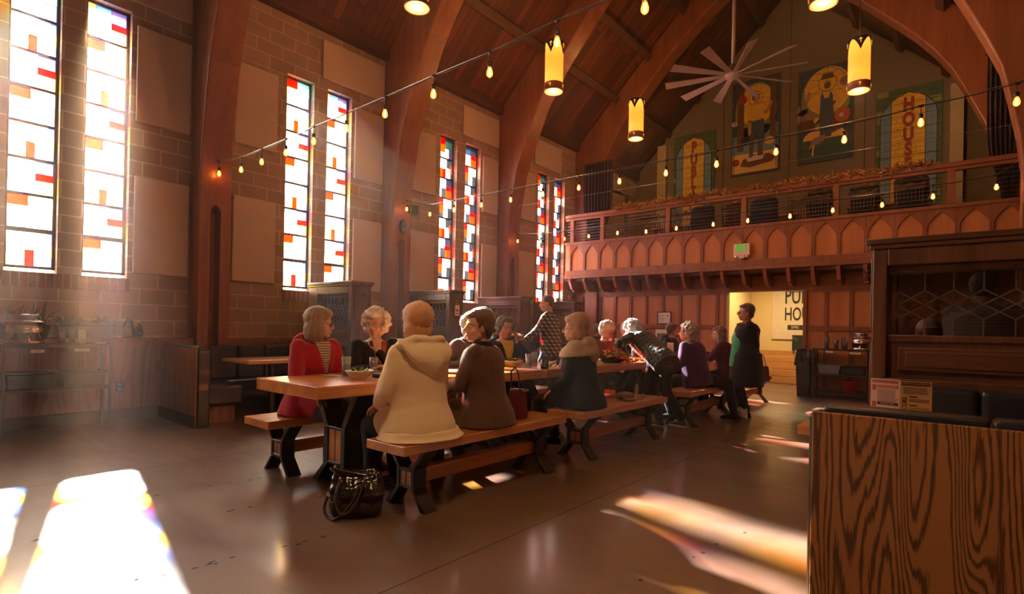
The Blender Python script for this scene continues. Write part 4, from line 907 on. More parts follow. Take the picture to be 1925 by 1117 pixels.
a.poly([(.66, .62), (.76, .60), (.86, .72), (.82, .74), (.74, .66)], 'skin', 8); a.circ(.51, .80, .085, 'hair', 7); a.circ(.52, .79, .052, 'skin', 8); a.poly([(.47, .73), (.57, .73), (.55, .78), (.49, .78)], 'skin', 9)
a.circ(.80, .32, .10, 'sand', 5, .04); a.circ(.30, .36, .09, 'ink', 8)
for i in range(5): a.line([(.03, .12+i*.2), (.97, .13+i*.2)], 10, .006)
a.line([(.06, .02), (.06, .98)], 10, .01); a.line([(.94, .02), (.94, .98)], 10, .01); a.line(arc(.5, .66, .44, 0, 360, 30, ry=.30), 10, .008)
for t in range(0, 360, 30): a.line([(.50+.15*math.cos(math.radians(t)), .79+.075*math.sin(math.radians(t))), (.52+.34*math.cos(math.radians(t)), .74+.2*math.sin(math.radians(t)))], 5, .006)
a.done()
x0, x1, z0, z1 = -3.35, -2.14, 5.53, 7.90
o = artpanel(x0, x1, z0, z1, 'painted_panel', 'painted glass style panel of a bearded farmer in denim overalls with halo', 'dblue'); a = AL(o, x0, x1, z0, z1)
a.circ(.5, .66, .46, 'lgreen', 1, .32); a.circ(.54, .74, .42, 'gold', 2, .25); a.rect(.03, .97, .02, .24, 'teal', 2); a.circ(.5, .24, .4, 'sand', 1, .12)
a.circ(.14, .50, .16, 'pinkg', 3, .09); a.circ(.08, .58, .11, 'pinkg', 3, .06); a.poly([(.03, .36), (.32, .34), (.30, .46), (.03, .46)], 'dred', 4); a.poly([(.62, .28), (.95, .34), (.95, .50), (.65, .48)], 'dred', 4)
a.circ(.82, .46, .14, 'orange', 5, .08); a.circ(.80, .45, .045, 'white', 6); a.circ(.86, .80, .10, 'pinkg', 3)
a.circ(.54, .82, .17, 'ink', 3); a.circ(.54, .82, .16, 'gold', 4)
a.poly([(.42, .25), (.62, .25), (.66, .52), (.40, .52)], 'denim', 6); a.poly([(.28, .58), (.40, .72), (.68, .72), (.80, .60), (.72, .54), (.40, .54)], 'yellow', 6)
a.poly([(.20, .60), (.30, .66), (.40, .60), (.34, .56)], 'yellow', 7); a.poly([(.18, .62), (.24, .74), (.20, .78), (.13, .68)], 'skin', 7); a.circ(.17, .80, .05, 'gold', 7)
a.poly([(.41, .50), (.66, .50), (.64, .68), (.60, .73), (.57, .66), (.49, .66), (.45, .73), (.42, .68)], 'denim', 8)
a.circ(.54, .82, .06, 'skin', 8); a.circ(.54, .79, .06, 'hair', 9, .035); a.poly([(.42, .86), (.66, .86), (.63, .92), (.46, .92)], 'hair', 9)
a.poly([(.30, .36), (.70, .60), (.68, .62), (.28, .38)], 'dred', 9); a.circ(.36, .44, .06, 'sand', 9); a.poly([(.20, .14), (.50, .22), (.52, .28), (.30, .26)], 'pinkg', 7); a.poly([(.27, .07), (.30, .07), (.32, .18), (.29, .18)], 'sand', 8)
for i in range(5): a.line([(.03, .14+i*.2), (.97, .12+i*.2)], 10, .006)
a.line([(.06, .02), (.06, .98)], 10, .01); a.line([(.94, .02), (.94, .98)], 10, .01); a.line(arc(.5, .66, .46, 0, 360, 30, ry=.32), 10, .008)
for t in range(0, 360, 30): a.line([(.54+.17*math.cos(math.radians(t)), .82+.085*math.sin(math.radians(t))), (.54+.4*math.cos(math.radians(t)), .78+.22*math.sin(math.radians(t)))], 5, .006)
a.done()
# ---- curtains at the balcony ends
for (xc, lb, wd) in ((-7.2, 'dark purple curtain gathered beside the left end of the balcony', .42), (.52, 'dark curtain gathered beside the right end of the balcony', .28)):
    cu = thing('curtain', lb, 'curtain', (xc, 12.0, 3.1), 'balcony curtains')
    m = MB(); rs = []
    for j in range(13):
        t = j/12; z = (5.45 if xc < 0 else 5.9)-t*(2.3 if xc < 0 else 2.75); pinch = 1-.72*math.exp(-((t-.88)/.22)**2) if True else 1; ring = []
        for i in range(56):
            u = i/55; x = xc+(u-.5)*2*wd*pinch; y = 11.95+.045*math.sin(u*math.pi*18)*(.6+.4*pinch); ring.append((x, y, z))
        back = [(p[0], p[1]+.012, p[2]) for p in ring[::-1]]
        rs.append(ring+back)
    m.rings(rs); m.build('drape', M_['curtain'], cu, smooth=True)
    MB().tube([(xc-wd-.04, 11.95, 5.47 if xc < 0 else 5.92), (xc+wd+.03, 11.95, 5.47 if xc < 0 else 5.92)], .012, 8).build('rod', M_['blackpl'], cu)
pp = MB().tube([(-7.9, 13.0, 5.2), (-7.15, 13.0, 4.9), (-6.95, 13.0, 4.80), (-6.95, 13.0, 3.1)], .035, 10).tube([(-7.2, 13.0, 4.4), (-6.95, 13.0, 4.45)], .025, 8)
pp.build('black_pipe', M_['blackpl'], None, loc=(-6.95, 13, 3.08), label='black pipe with elbow joints rising behind the left end of the balcony railing', cat='pipe')
# ================================================================ LIGHTS
def lantern(x, y, z, label):
    o = thing('hanging_lantern', label, 'lantern', (x, y, z), 'cylindrical hanging lanterns with cross cut-outs'); R = .155; H = .83; c = (x, y, z)
    MB().lathe([(R, .10), (R, H), (R-.004, H), (R-.004, .10)], c, 32, closed=True).build('glass_cylinder', M_['lamp'], o, smooth=True)
    MB().lathe([(R+.012, 0), (R+.014, .02), (R+.006, .03), (R+.006, .115), (R+.012, .12), (R+.012, .13), (R-.005, .13), (R-.005, .02), (R-.02, .0)], c, 36, closed=True).build('bottom_ring', M_['arch'], o, smooth=True)
    MB().lathe([(R-.02, .012), (.0, .006)], c, 28).build('diffuser', M_['lampdisc'], o, smooth=True)
    cr = MB(); n = 4
    for k_ in range(n):     # pointed crown between four lobes
        a0 = 2*math.pi*(k_+.15)/n; pts = []
        for j in range(9):
            t = -1+2*j/8; ang = a0+t*math.pi/n; zl = H-.20*(1-abs(t))**1.7-.012
            pts.append((ang, zl))
        rs = [[(x+(R+.006)*math.cos(a), y+(R+.006)*math.sin(a), z+zl), (x+(R+.006)*math.cos(a), y+(R+.006)*math.sin(a), z+H+.01), (x+(R-.001)*math.cos(a), y+(R-.001)*math.sin(a), z+H+.01), (x+(R-.001)*math.cos(a), y+(R-.001)*math.sin(a), z+zl)] for a, zl in pts]
        cr.rings(rs)
    cr.build('crown_band', M_['steel'], o)
    gm = bpy.data.materials.get('glowing cross') or emis('glowing cross', (1, .6, .1), .6)  # emission puts the lantern's glow into the crosses
    for k_ in range(n):
        for (zz, sc_) in ((H-.06, 1), (.075, .7)):
            cs = MB(); a0 = 2*math.pi*(k_+.15)/n; p = Vector((x+(R+.012)*math.cos(a0), y+(R+.012)*math.sin(a0), z+zz)); e = Vector((-math.sin(a0), math.cos(a0), 0))
            cs.bar(p-Vector((0, 0, .045*sc_)), p+Vector((0, 0, .035*sc_)), .012*sc_, .006, up=(math.cos(a0), math.sin(a0), 0)); cs.bar(p-e*.024*sc_+P((0, 0, .012*sc_)), p+e*.024*sc_+P((0, 0, .012*sc_)), .006, .012*sc_); cs.build('cross_ornament', gm, o)
    MB().tube([(x-R, y, z+H), (x, y, z+H+.06), (x+R, y, z+H)], .005, 6).tube([(x, y-R, z+H), (x, y, z+H+.06), (x, y+R, z+H)], .005, 6).build('hanger', M_['brass'], o)
    MB().tube([(x, y, z+H+.05), (x, y, roofz(x)-.02)], .006, 8).build('rod', M_['brass'], o)
    for zz in (.20, .72):
        MB().ell((x, y, z+zz), (.028, .028, .04), n=10, m=6).build('bulb', emis('hot bulb', (1, .66, .32), 7) if 'hot bulb' not in bpy.data.materials else bpy.data.materials['hot bulb'], o, smooth=True)
        L = bpy.data.lights.new('lantern_light', 'POINT'); L.energy = 1.7; L.color = (1, .66, .34); L.shadow_soft_size = .05
        lo = bpy.data.objects.new('lantern_light', L); COL.objects.link(lo); lo.location = (x, y, z+zz)
    for nm_, dz_, en_ in (('lantern_fill_down', -.06, 24), ('lantern_fill_up', H+.03, 20)):  # added point lights without bulbs, boosting the lantern's light in the hall
        L = bpy.data.lights.new(nm_, 'POINT'); L.energy = en_; L.color = (1, .52, .18); L.shadow_soft_size = .1
        lo = bpy.data.objects.new(nm_, L); COL.objects.link(lo); lo.location = (x, y, z+dz_)
lantern(-5.48, 4.55, 5.31, 'amber hanging lantern cut off by the top edge left of centre')
lantern(-5.48, 7.58, 5.28, 'amber hanging lantern with a string light bulb in front of its top')
lantern(-5.49, 10.64, 5.33, 'farthest amber hanging lantern, left of the PUBLIC panel')
lantern(-1.40, 7.61, 5.31, 'amber hanging lantern of which only the glowing base shows at the top')
lantern(-1.37, 10.32, 5.16, 'amber hanging lantern on the right in front of the farmer panel')
def bulb(parent, x, y, z, first=[None]):
    pass
def stringlight(y, xs, z, x_end, label, dz=()):
    o = thing('string_lights', label, 'string lights', (-7.69, y, 3.3), 'strings of filament bulbs across the hall')
    xs = list(xs); pts = [(-7.69, y, 3.38)]
    for i, x in enumerate(xs): pts.append((x, y, z[i] if isinstance(z, list) else z))
    pts.append((x_end, y, 3.42))
    fine = []
    for a, b in zip(pts, pts[1:]):
        for t in range(5):
            u = t/5; fine.append((a[0]+(b[0]-a[0])*u, y, a[2]+(b[2]-a[2])*u-.012*math.sin(u*math.pi)))
    fine.append(pts[-1]); MB().tube(fine, .006, 6).build('cable', M_['cable'], o)
    MB().tube([(-7.69, y, 3.42), (x_end, y, 3.44)] if False else [(p[0], y+.012, p[2]+.014) for p in pts], .0025, 5).build('support_wire', M_['steelcable'], o)
    for i, x in enumerate(xs):
        zz = pts[i+1][2]
        s = MB().tube([(x, y, zz), (x, y, zz-.075)], .003, 6).lathe([(.012, -.115), (.018, -.11), (.018, -.078), (.008, -.07)], (x, y, zz), 12)
        s.box(x-.02, x+.02, y-.008, y+.008, zz-.012, zz+.008); so_ = s.build('bulb_socket', M_['socket'], o, smooth=True)
        g_ = MB().lathe([(.012, -.113), (.018, -.130), (.025, -.155), (.023, -.175), (.012, -.188), (.001, -.192)], (x, y, zz), 14); g_.build('bulb', M_['amber'], o, smooth=True)
        MB().tube([(x-.006, y, zz-.125), (x-.007, y, zz-.175), (x, y, zz-.18), (x+.007, y, zz-.175), (x+.006, y, zz-.125)], .0032, 5).build('filament', M_['filament'], o)
Zs = 3.27
stringlight(3.03, [-7.62, -6.97, -6.43, -5.86, -5.28, -4.68, -4.07, -3.42, -2.79, -2.17, -1.52, -.9, -.3], [3.33]+[Zs]*3+[Zs+.01]*3+[Zs+.02]*2+[Zs+.05]*4, .5, 'nearest string of amber bulbs rising from the left column across the top')
stringlight(6.15, [-7.58, -6.97, -6.39, -5.78, -5.19, -4.6, -4.0, -3.39, -2.77, -2.17, -1.55, -.93, -.33, .31], [3.42]+[3.26]*6+[3.25]*3+[3.27]*2+[3.30, 3.33], .5, 'middle string of amber bulbs from the speaker column to the right edge')
stringlight(9.25, [-7.58, -6.95, -6.34, -5.76, -5.12, -4.53, -3.95, -3.3, -2.74, -2.11, -1.53, -.92, -.35, .29], [3.28]+[3.22]*4+[3.19]*5+[3.21]*2+[3.25, 3.28], .5, 'farthest string of small amber bulbs just in front of the balcony front')
MB().tube([(-7.6, 9.27, 3.9)]+[(-7.2+i*.77, 9.27, 3.9+.0*i) for i in range(11)], .0025, 5).build('tension_wire', M_['steelcable'], None, loc=(-3.6, 9.27, 3.9), label='thin steel tension wire crossing the hall above the middle string lights', cat='wire')
# ceiling fan
fz = 6.30; fx_, fy_ = -3.59, 11.0
fn = thing('ceiling_fan', 'large ten-bladed grey ceiling fan on a long pole', 'ceiling fan', (fx_, fy_, fz))
FM = plain('fan metal', (.36, .27, .22), .45, metal=.3)
MB().tube([(fx_, fy_, fz+.18), (fx_, fy_, roofz(CX)-.3)], .035, 14).build('pole', FM, fn, smooth=True)
MB().lathe([(.001, -.05), (.13, -.045), (.16, 0), (.15, .06), (.08, .09), (.07, .2), (.05, .22)], (fx_, fy_, fz), 26).build('hub', FM, fn, smooth=True)
for k_ in range(10):
    a = 2*math.pi*k_/10+.25; d = P((math.cos(a), math.sin(a), 0)); s = P((-math.sin(a), math.cos(a), 0)); pts = []
    for r_, w_ in ((.14, .045), (.35, .05), (1.15, .085), (1.30, .09)):
        tw = .35; ss = s*math.cos(tw)+P((0, 0, math.sin(tw))); nn = d.cross(ss); c_ = P((fx_, fy_, fz+.01))+d*r_
        pts.append([c_-ss*w_-nn*.006, c_+ss*w_-nn*.006, c_+ss*w_+nn*.006, c_-ss*w_+nn*.006])
    MB().rings(pts).build('blade', FM, fn, bevel=.004)
# vestibule lamp, and added fill lamps for the gable and the front
def lamp(x, y, z, e, col, size=.25, name='room_light', down=True):
    L = bpy.data.lights.new(name, 'AREA'); L.energy = e; L.color = col; L.size = size; L.shape = 'DISK'
    lo = bpy.data.objects.new(name, L); COL.objects.link(lo); lo.location = (x, y, z)
    return lo
def fixture(x, y, z, label, r=.12):
    o = thing('ceiling_lamp', label, 'ceiling lamp', (x, y, z)); MB().lathe([(r, .0), (r, .04), (.001, .04)], (x, y, z), 20).build('lamp_body', M_['blackpl'], o, smooth=True)
    MB().lathe([(r*.9, -.002), (.001, -.008)], (x, y, z), 20).build('diffuser', M_['lampdisc'], o)
S(MB().box(-5.2, -1.6, YB+.15, 15.15, 2.68, 2.78), 'ceiling_vestibule', M_['cream'])
lamp(-3.3, 13.4, 2.64, 62, (1, .72, .35)); fixture(-3.3, 13.4, 2.66, 'round ceiling lamp of the hallway beyond the doorway')
for i, (x, z) in enumerate(((-6.75, 6.55), (CX, 9.35), (-.43, 6.55))):  # added lamps, hidden behind the arch, to brighten the gable wall
    lo = lamp(x, 12.68, z, (14, 6, 11)[i], (1, .60, .25), .12, 'gable_fill_light'); lo.rotation_euler = (math.radians(50), 0, 0)
    o = thing('gable_fill_lamp', 'added black lamp hidden behind the balcony arch, %s one' % ('left', 'top', 'right')[i], 'lamp', (x, 12.6, z)); MB().box(x-.08, x+.08, 12.55, 12.64, z-.04, z+.06).build('lamp_body', M_['blackpl'], o, bevel=.01)
lamp(-1.6, 1.6, 4.2, 46, (1, .60, .28), .3, 'front_fill_light'); fixture(-1.6, 1.6, 4.23, 'added round pendant lamp out of view near the camera')  # added lamp above the view, filling people and booth side from the front
MB().tube([(-1.6, 1.6, 4.26), (-1.6, 1.6, roofz(-1.6))], .006, 6).build('lamp_cord', M_['cable'], None, loc=(-1.6, 1.6, 4.26), label='cord of the added pendant lamp near the camera', cat='cord')
# ================================================================ PEOPLE
def clay(mb, name, mat, parent, voxel=.007, smooth=3, amp=0, freq=9, amp2=0, freq2=40, label=None, fold=0, foldf=7):
    off = wloc(parent); me = mb.mesh(name, off, ()); o = bpy.data.objects.new(name+'_tmp', me); TS.collection.objects.link(o)
    r = o.modifiers.new('r', 'REMESH'); r.mode = 'VOXEL'; r.voxel_size = voxel
    if smooth:
        s = o.modifiers.new('s', 'SMOOTH'); s.factor = .5; s.iterations = smooth
    TS.view_layers[0].update(); dg = TS.view_layers[0].depsgraph; m2 = bpy.data.meshes.new_from_object(o.evaluated_get(dg))
    bpy.data.objects.remove(o); bpy.data.meshes.remove(me)
    if amp or amp2 or fold:
        nv = noise.noise; n_ = len(m2.vertices); co = [0.0]*(3*n_); no = [0.0]*(3*n_)
        m2.vertices.foreach_get('co', co); m2.vertex_normals.foreach_get('vector', no)
        for i in range(n_):
            d = 0; j = 3*i; c = Vector((co[j], co[j+1], co[j+2]))
            if amp: d += amp*nv(c*freq)
            if amp2: d += amp2*nv(c*freq2)
            if fold:
                q = nv(Vector((c.x*foldf+3, c.y*foldf+1, c.z*foldf*.35+7))); d += fold*(abs(q)*2-.5)
            co[j] += no[j]*d; co[j+1] += no[j+1]*d; co[j+2] += no[j+2]*d
        m2.vertices.foreach_set('co', co)
    m2.polygons.foreach_set('use_smooth', [True]*len(m2.polygons)); m2.name = name
    ms = mat if isinstance(mat, (list, tuple)) else [mat]
    m2.materials.clear()
    for m in ms: m2.materials.append(m)
    n = bpy.data.objects.new(name, m2); place(n, parent, off)
    if label: n['label'] = label
    return n
def skinmat(name, col):
    m = plain(name, col, .5, vary=.10, vscale=25, bump=.1, bscale=90); b = m.node_tree.nodes['Principled BSDF']
    b.inputs['Subsurface Weight'].default_value = .12; b.inputs['Subsurface Radius'].default_value = (.02, .008, .004); return m
SK = skinmat('fair skin', (.60, .32, .22)); SK2 = skinmat('ruddy skin', (.50, .235, .15)); SK3 = skinmat('brown skin', (.26, .11, .06))
def hairmat(name, c): return plain(name, c, .55, vary=.45, vscale=30, bump=.8, bscale=60, sheen=.4, vec=(1, 1, .22))
LIP = plain('lips', (.42, .11, .09), .45); BROW = plain('eyebrow hair', (.22, .12, .08), .8); EYEW = plain('eye white', (.75, .70, .66), .25); IRIS = plain('iris', (.04, .03, .025), .2)
WIRE = plain('spectacle wire', (.20, .13, .08), .3, metal=.8); DWIRE = plain('dark spectacle frame', (.02, .012, .01), .4)
def rotz(v, a): a = math.radians(a); return Vector((v.x*math.cos(a)-v.y*math.sin(a), v.x*math.sin(a)+v.y*math.cos(a), v.z))
def ik(S, Wp, a, b, hint):
    d = Wp-S; L = d.length
    if L > (a+b)*.995: Wp = S+d.normalized()*(a+b)*.995; d = Wp-S; L = d.length
    L = max(L, abs(a-b)+.01); x = (a*a-b*b+L*L)/(2*L); h = math.sqrt(max(a*a-x*x, 0)); u = d.normalized(); hv = hint-u*hint.dot(u)
    if hv.length < 1e-4: hv = u.orthogonal()
    return S+u*x+hv.normalized()*h, Wp
def hand(mb, wr, d, n, k=1, curl=25, side=1, spread=1.0):
    """palm along d, palm normal n (towards the palm side); side is +1/-1 for where the thumb leaves"""
    d = d.normalized(); n = (n-d*n.dot(d)).normalized(); e = d.cross(n)*side
    for q in (-.022, 0, .022): mb.cap(wr+e*q*.7*k, wr+d*.078*k+e*q*1.15*k, .015*k, .013*k, 10)
    L = (.072, .080, .074, .058); rr = (.0088, .0092, .0088, .0078)
    for i in range(4):
        off = (.030-.0205*i)*spread; b = wr+d*.082*k+e*off*k; dd = (d+e*(.16-.11*i)*spread).normalized(); c = 0; p = b
        for j, fr in enumerate((.45, .3, .25)):
            c += math.radians(curl*(1.0+.12*i)*(.6 if j == 0 else 1)); q = p+(dd*math.cos(c)+n*math.sin(c))*L[i]*fr*k
            mb.cap(p, q, rr[i]*k*(1-.08*j), rr[i]*k*(1-.08*(j+1)), 8); p = q
    b = wr+d*.022*k+e*.026*k; p1 = b+(d*.55+e*.75+n*.35).normalized()*.042*k; p2 = p1+(d*.85+e*.35+n*.4).normalized()*.030*k; p3 = p2+(d*.95+e*.1+n*.35).normalized()*.024*k
    mb.cap(b, p1, .0135*k, .011*k, 8); mb.cap(p1, p2, .0108*k, .0098*k, 8); mb.cap(p2, p3, .0098*k, .008*k, 8)
def person(label, H, a, lean=5, side=0, twist=0, ha=None, hp=0, ht=0, k=1.0, w=1.0, skin=SK, hair=None, hairc=None, wl=None, wr=None, hl=None, hr=None, al=None, ar=None, kl=None, kr=None,
           top=None, topamp=.006, pants=None, shoes=None, hem='seat', vox=.009, glasses=None, hood=None, extra=None, curl=25, eyes=True, sleeve=1.0, shirt=None, group=None, near=False, nf=0.0, handdir=None, collar=True, seatz=.455, headdrop=0, palm=None):
    H = P(H); F = Vector((math.cos(math.radians(a)), math.sin(math.radians(a)), 0)); R = Vector((F.y, -F.x, 0)); Z = Vector((0, 0, 1)); l = math.radians(lean)
    T = (Z*math.cos(l)+F*math.sin(l)+R*math.sin(math.radians(side))).normalized(); F2 = rotz(F, twist); R2 = Vector((F2.y, -F2.x, 0)); R2 = (R2-T*R2.dot(T)).normalized(); D2 = T.cross(R2).normalized()
    if D2.dot(F2) < 0: D2 = -D2
    standing = hem not in ('seat', 'sit')
    base = P((H.x, H.y, seatz if not standing else 0)); ha = a if ha is None else ha
    o = thing('person', label, 'person', base, group)
    hF = Vector((math.cos(math.radians(ha)), math.sin(math.radians(ha)), 0)); hR = Vector((hF.y, -hF.x, 0)); p_ = math.radians(hp); hU = Z*math.cos(p_)-hF*math.sin(p_); hF = hF*math.cos(p_)+Z*math.sin(p_)
    t_ = math.radians(ht); hU, hR = hU*math.cos(t_)+hR*math.sin(t_), hR*math.cos(t_)-hU*math.sin(t_)
    N = H+T*.508*k; C = N+(T*.5+Z*.5).normalized()*.142*k+F*.02*k+hF*.015-Z*headdrop
    Rm = Matrix((hR, hF, hU)).transposed(); hk = 1.06*k
    def hp_(x, y, z): return C+Rm@Vector((x, y, z))*hk
    def sc(r): return tuple(q*hk for q in r)
    S = {1: H+T*.462*k+R2*.165*k*w**.5, -1: H+T*.462*k-R2*.165*k*w**.5}
    J = {1: H+R*.085*k, -1: H-R*.085*k}
    # defaults
    dw = {1: wr, -1: wl}; de = {1: hr, -1: hl}; W_ = {}; E = {}
    for s in (1, -1):
        x = dw[s]; x = P(x) if x is not None else H+F*.30*k+R*.10*s*k+Z*.10
        hint = P(de[s]) if de[s] is not None else (-Z*.8+R*s*.5-F*.3); E[s], W_[s] = ik(S[s], x, .275*k, .235*k, hint)
    dk = {1: kr, -1: kl}; da = {1: ar, -1: al}; A = {}; K = {}
    for s in (1, -1):
        x = da[s]
        if x is None: x = (H+F*.40*k+R*.11*s*k) if not standing else H+R*.09*s*k
        if x is not None and len(x) == 3: x = P((x[0], x[1], x[2] if da[s] is not None else .09*k))
        hint = P(dk[s]) if dk[s] is not None else (F+Z*(.6 if not standing else 0)); K[s], A[s] = ik(J[s], x, .42*k, .40*k, hint)
    def ring(c, u, v, ru, rv, n=20): return [c+u*ru*math.cos(2*math.pi*i/n)+v*rv*math.sin(2*math.pi*i/n) for i in range(n)]
    def torso(mb, g=0, low=-.10, up=.515, flare=0, chest=0):
        rs = []
        for t, rx, ry in ((low, .165, .125), (0, .172, .13), (.10, .160, .115), (.20, .158, .115), (.30, .170, .122), (.405, .176, .115), (.472, .145, .088), (max(up, .50), .075, .065)):
            fl = flare*(1-min(1, max(0, (t+.1)/.3))); rs.append(ring(H+T*t*k+D2*(.012 if .2 < t < .4 else 0), R2 if t > .15 else R, D2, (rx*w+g+fl)*k, (ry*w+g+fl*.8)*k))
        mb.rings(rs)
    # ---- body: one continuous surface
    b = MB(); torso(b, -.012)
    for s in (1, -1):
        b.ell(S[s], (.052*k,)*3); b.cap(S[s], E[s], .042*k, .034*k); b.cap(E[s], W_[s], .034*k, .024*k)
        b.cap(J[s], K[s], .078*k, .052*k); b.cap(K[s], A[s], .052*k, .036*k)
        dd = (W_[s]-E[s]).normalized(); hd = None
        if handdir and s in handdir: hd = P(handdir[s])
        d_ = (hd if hd is not None else dd+Z*-.1); pn = P(palm[s]) if palm and s in palm else (-Z+F*-.2)
        hand(b, W_[s]+dd*.005, d_, pn, k, curl, side=-s if True else s)
    b.cap(N-T*.03, C+Rm@Vector((0, -.022, -.05))*hk, .056*k, .050*k)
    b.ell(hp_(0, -.012, .03), sc((.076, .094, .088)), Rm, 24, 16); b.ell(hp_(0, .018, -.03), sc((.062, .074, .084)), Rm, 24, 16); b.ell(hp_(0, .052, -.088), sc((.034, .030, .024)), Rm)
    for s in (1, -1):
        b.ell(hp_(.036*s, .052, -.034), sc((.026, .030, .026)), Rm); b.cap(hp_(.014*s, .081, .026), hp_(.045*s, .067, .024), .0075*hk, .007*hk)
        b.ell(hp_(.076*s, -.008, -.008), sc((.009, .019, .032)), Rm); b.ell(hp_(.012*s, .092, -.034), sc((.010, .010, .008)), Rm); b.ell(hp_(.05*s, .02, -.065), sc((.02, .04, .03)), Rm)
    b.cap(hp_(0, .084, .014), hp_(0, .106, -.026), .0085*hk, .0125*hk); b.ell(hp_(0, .082, -.062), sc((.024, .012, .012)), Rm)
    clay(b, 'body', skin, o, min(vox, .0065 if near else .009), 2)
    if eyes:
        for s in (1, -1):
            e = MB(); e.ell(hp_(.031*s, .0765, .001), sc((.0125, .0090, .0056)), Rm, 14, 8); e.mi = 1; e.ell(hp_(.031*s, .0835, .001), sc((.0062, .0032, .0056)), Rm, 12, 6); e.build('eye', [EYEW, IRIS], o, smooth=True)
            MB().tube([hp_(.016*s, .0905, .026), hp_(.030*s, .089, .031), hp_(.046*s, .078, .025)], [.0012*hk, .0018*hk, .0008*hk], 6).build('eyebrow', hairc if hairc and False else BROW, o, smooth=True)
        m = MB(); m.ell(hp_(0, .0915, -.0595), sc((.021, .0055, .0038)), Rm, 14, 6).ell(hp_(0, .0905, -.0665), sc((.017, .006, .0045)), Rm, 14, 6); m.build('lips', LIP, o, smooth=True)
    if glasses:
        g = MB()
        for s in (1, -1):
            pts = [hp_(.033*s+.024*math.cos(t*math.pi/8), .101-.006*abs(math.cos(t*math.pi/8))*(1 if math.cos(t*math.pi/8)*s > 0 else 0), -.004+.018*math.sin(t*math.pi/8)) for t in range(17)]
            g.tube(pts, .0016*hk, 6, cap=False); g.tube([hp_(.057*s, .096, .004), hp_(.079*s, .06, .006), hp_(.083*s, -.01, .004)], .0016*hk, 6)
        g.tube([hp_(-.010, .102, 0), hp_(0, .108, .004), hp_(.010, .102, 0)], .0016*hk, 6); go = g.build('glasses', glasses, o, smooth=True)
        ln = MB()
        for s in (1, -1): ln.ell(hp_(.033*s, .0985, -.004), sc((.0225, .0012, .017)), Rm, 14, 6)
        ln.build('lens', M_['lens'], go, smooth=True)
    # ---- hair
    if hair:
        h = MB(); r = random.Random(int(H.y*1000)); amp, amp2, fr = .004, .003, 22
        if hair != 'bald': h.ell(hp_(0, -.030, .044), sc((.088, .100, .094)), Rm, 24, 16)
        if hair == 'bob':
            for s in (1, -1): h.ell(hp_(.064*s, -.008, -.045), sc((.038, .078, .115)), Rm)
            h.ell(hp_(0, -.066, -.055), sc((.086, .056, .115)), Rm); h.ell(hp_(0, -.02, .06), sc((.096, .108, .085)), Rm); h.ell(hp_(0, .045, .085), sc((.072, .052, .036)), Rm); fr = 30
        elif hair in ('curly', 'shortcurly', 'set'):
            n, r0, gr = {'curly': (190, .021, .022), 'shortcurly': (150, .017, .010), 'set': (110, .024, .006)}[hair]
            for s in (1, -1): h.ell(hp_(.055*s, -.035, -.012), sc((.036+gr*.5, .052, .062)), Rm)
            h.ell(hp_(0, -.075, -.030), sc((.066, .045, .072)), Rm); h.ell(hp_(0, .040, .085), sc((.068, .050, .034)), Rm)
            for i in range(n):
                z = r.uniform(-.7, 1); t = r.uniform(0, 6.283); q = math.sqrt(1-z*z); x, y, zz = q*math.cos(t), q*math.sin(t), z
                X_, Y_, Z_ = x*(.088+gr), -.028+y*(.098+gr), .030+zz*(.10+gr)
                if Y_ > .045 and Z_ < .072: continue
                if Y_ > .01 and Z_ < -.02 and hair != 'curly': continue
                h.ell(hp_(X_, Y_, Z_), sc((r0*r.uniform(.7, 1.15),)*3), None, 8, 6)
            amp, amp2, fr = .006, .004, 40
        elif hair == 'bouffant':
            h.ell(hp_(0, -.035, .060), sc((.100, .110, .100)), Rm, 24, 16); h.ell(hp_(0, .045, .088), sc((.075, .050, .040)), Rm)
            for s in (1, -1): h.ell(hp_(.062*s, -.030, -.012), sc((.036, .060, .070)), Rm)
            h.ell(hp_(0, -.080, -.035), sc((.072, .045, .085)), Rm); amp = .006
        elif hair == 'short':
            h.ell(hp_(0, -.072, -.022), sc((.064, .040, .062)), Rm); h.ell(hp_(0, .040, .086), sc((.064, .046, .026)), Rm)
            for s in (1, -1): h.ell(hp_(.062*s, -.030, .005), sc((.026, .045, .045)), Rm)
        elif hair == 'layered':
            h.ell(hp_(0, -.034, .056), sc((.097, .104, .094)), Rm, 24, 16); h.ell(hp_(.02, .046, .080), sc((.066, .048, .034)), Rm); h.ell(hp_(0, -.080, -.022), sc((.070, .040, .072)), Rm)
            for s in (1, -1): h.ell(hp_(.066*s, -.040, .012), sc((.030, .050, .052)), Rm)
            amp = .006
        elif hair == 'crop':
            h = MB(); h.ell(hp_(0, -.022, .036), sc((.081, .095, .089)), Rm, 24, 16); h.ell(hp_(0, -.068, -.01), sc((.060, .036, .055)), Rm); amp = .001
        elif hair == 'long':
            for s in (1, -1): h.ell(hp_(.058*s, -.022, -.06), sc((.038, .062, .135)), Rm)
            h.ell(hp_(0, -.068, -.09), sc((.088, .055, .17)), Rm); h.ell(hp_(0, .040, .085), sc((.068, .046, .032)), Rm); amp = .008
        clay(h, 'hair', hairc, o, .0075 if near else .010, 2, amp, fr, amp2, 70)
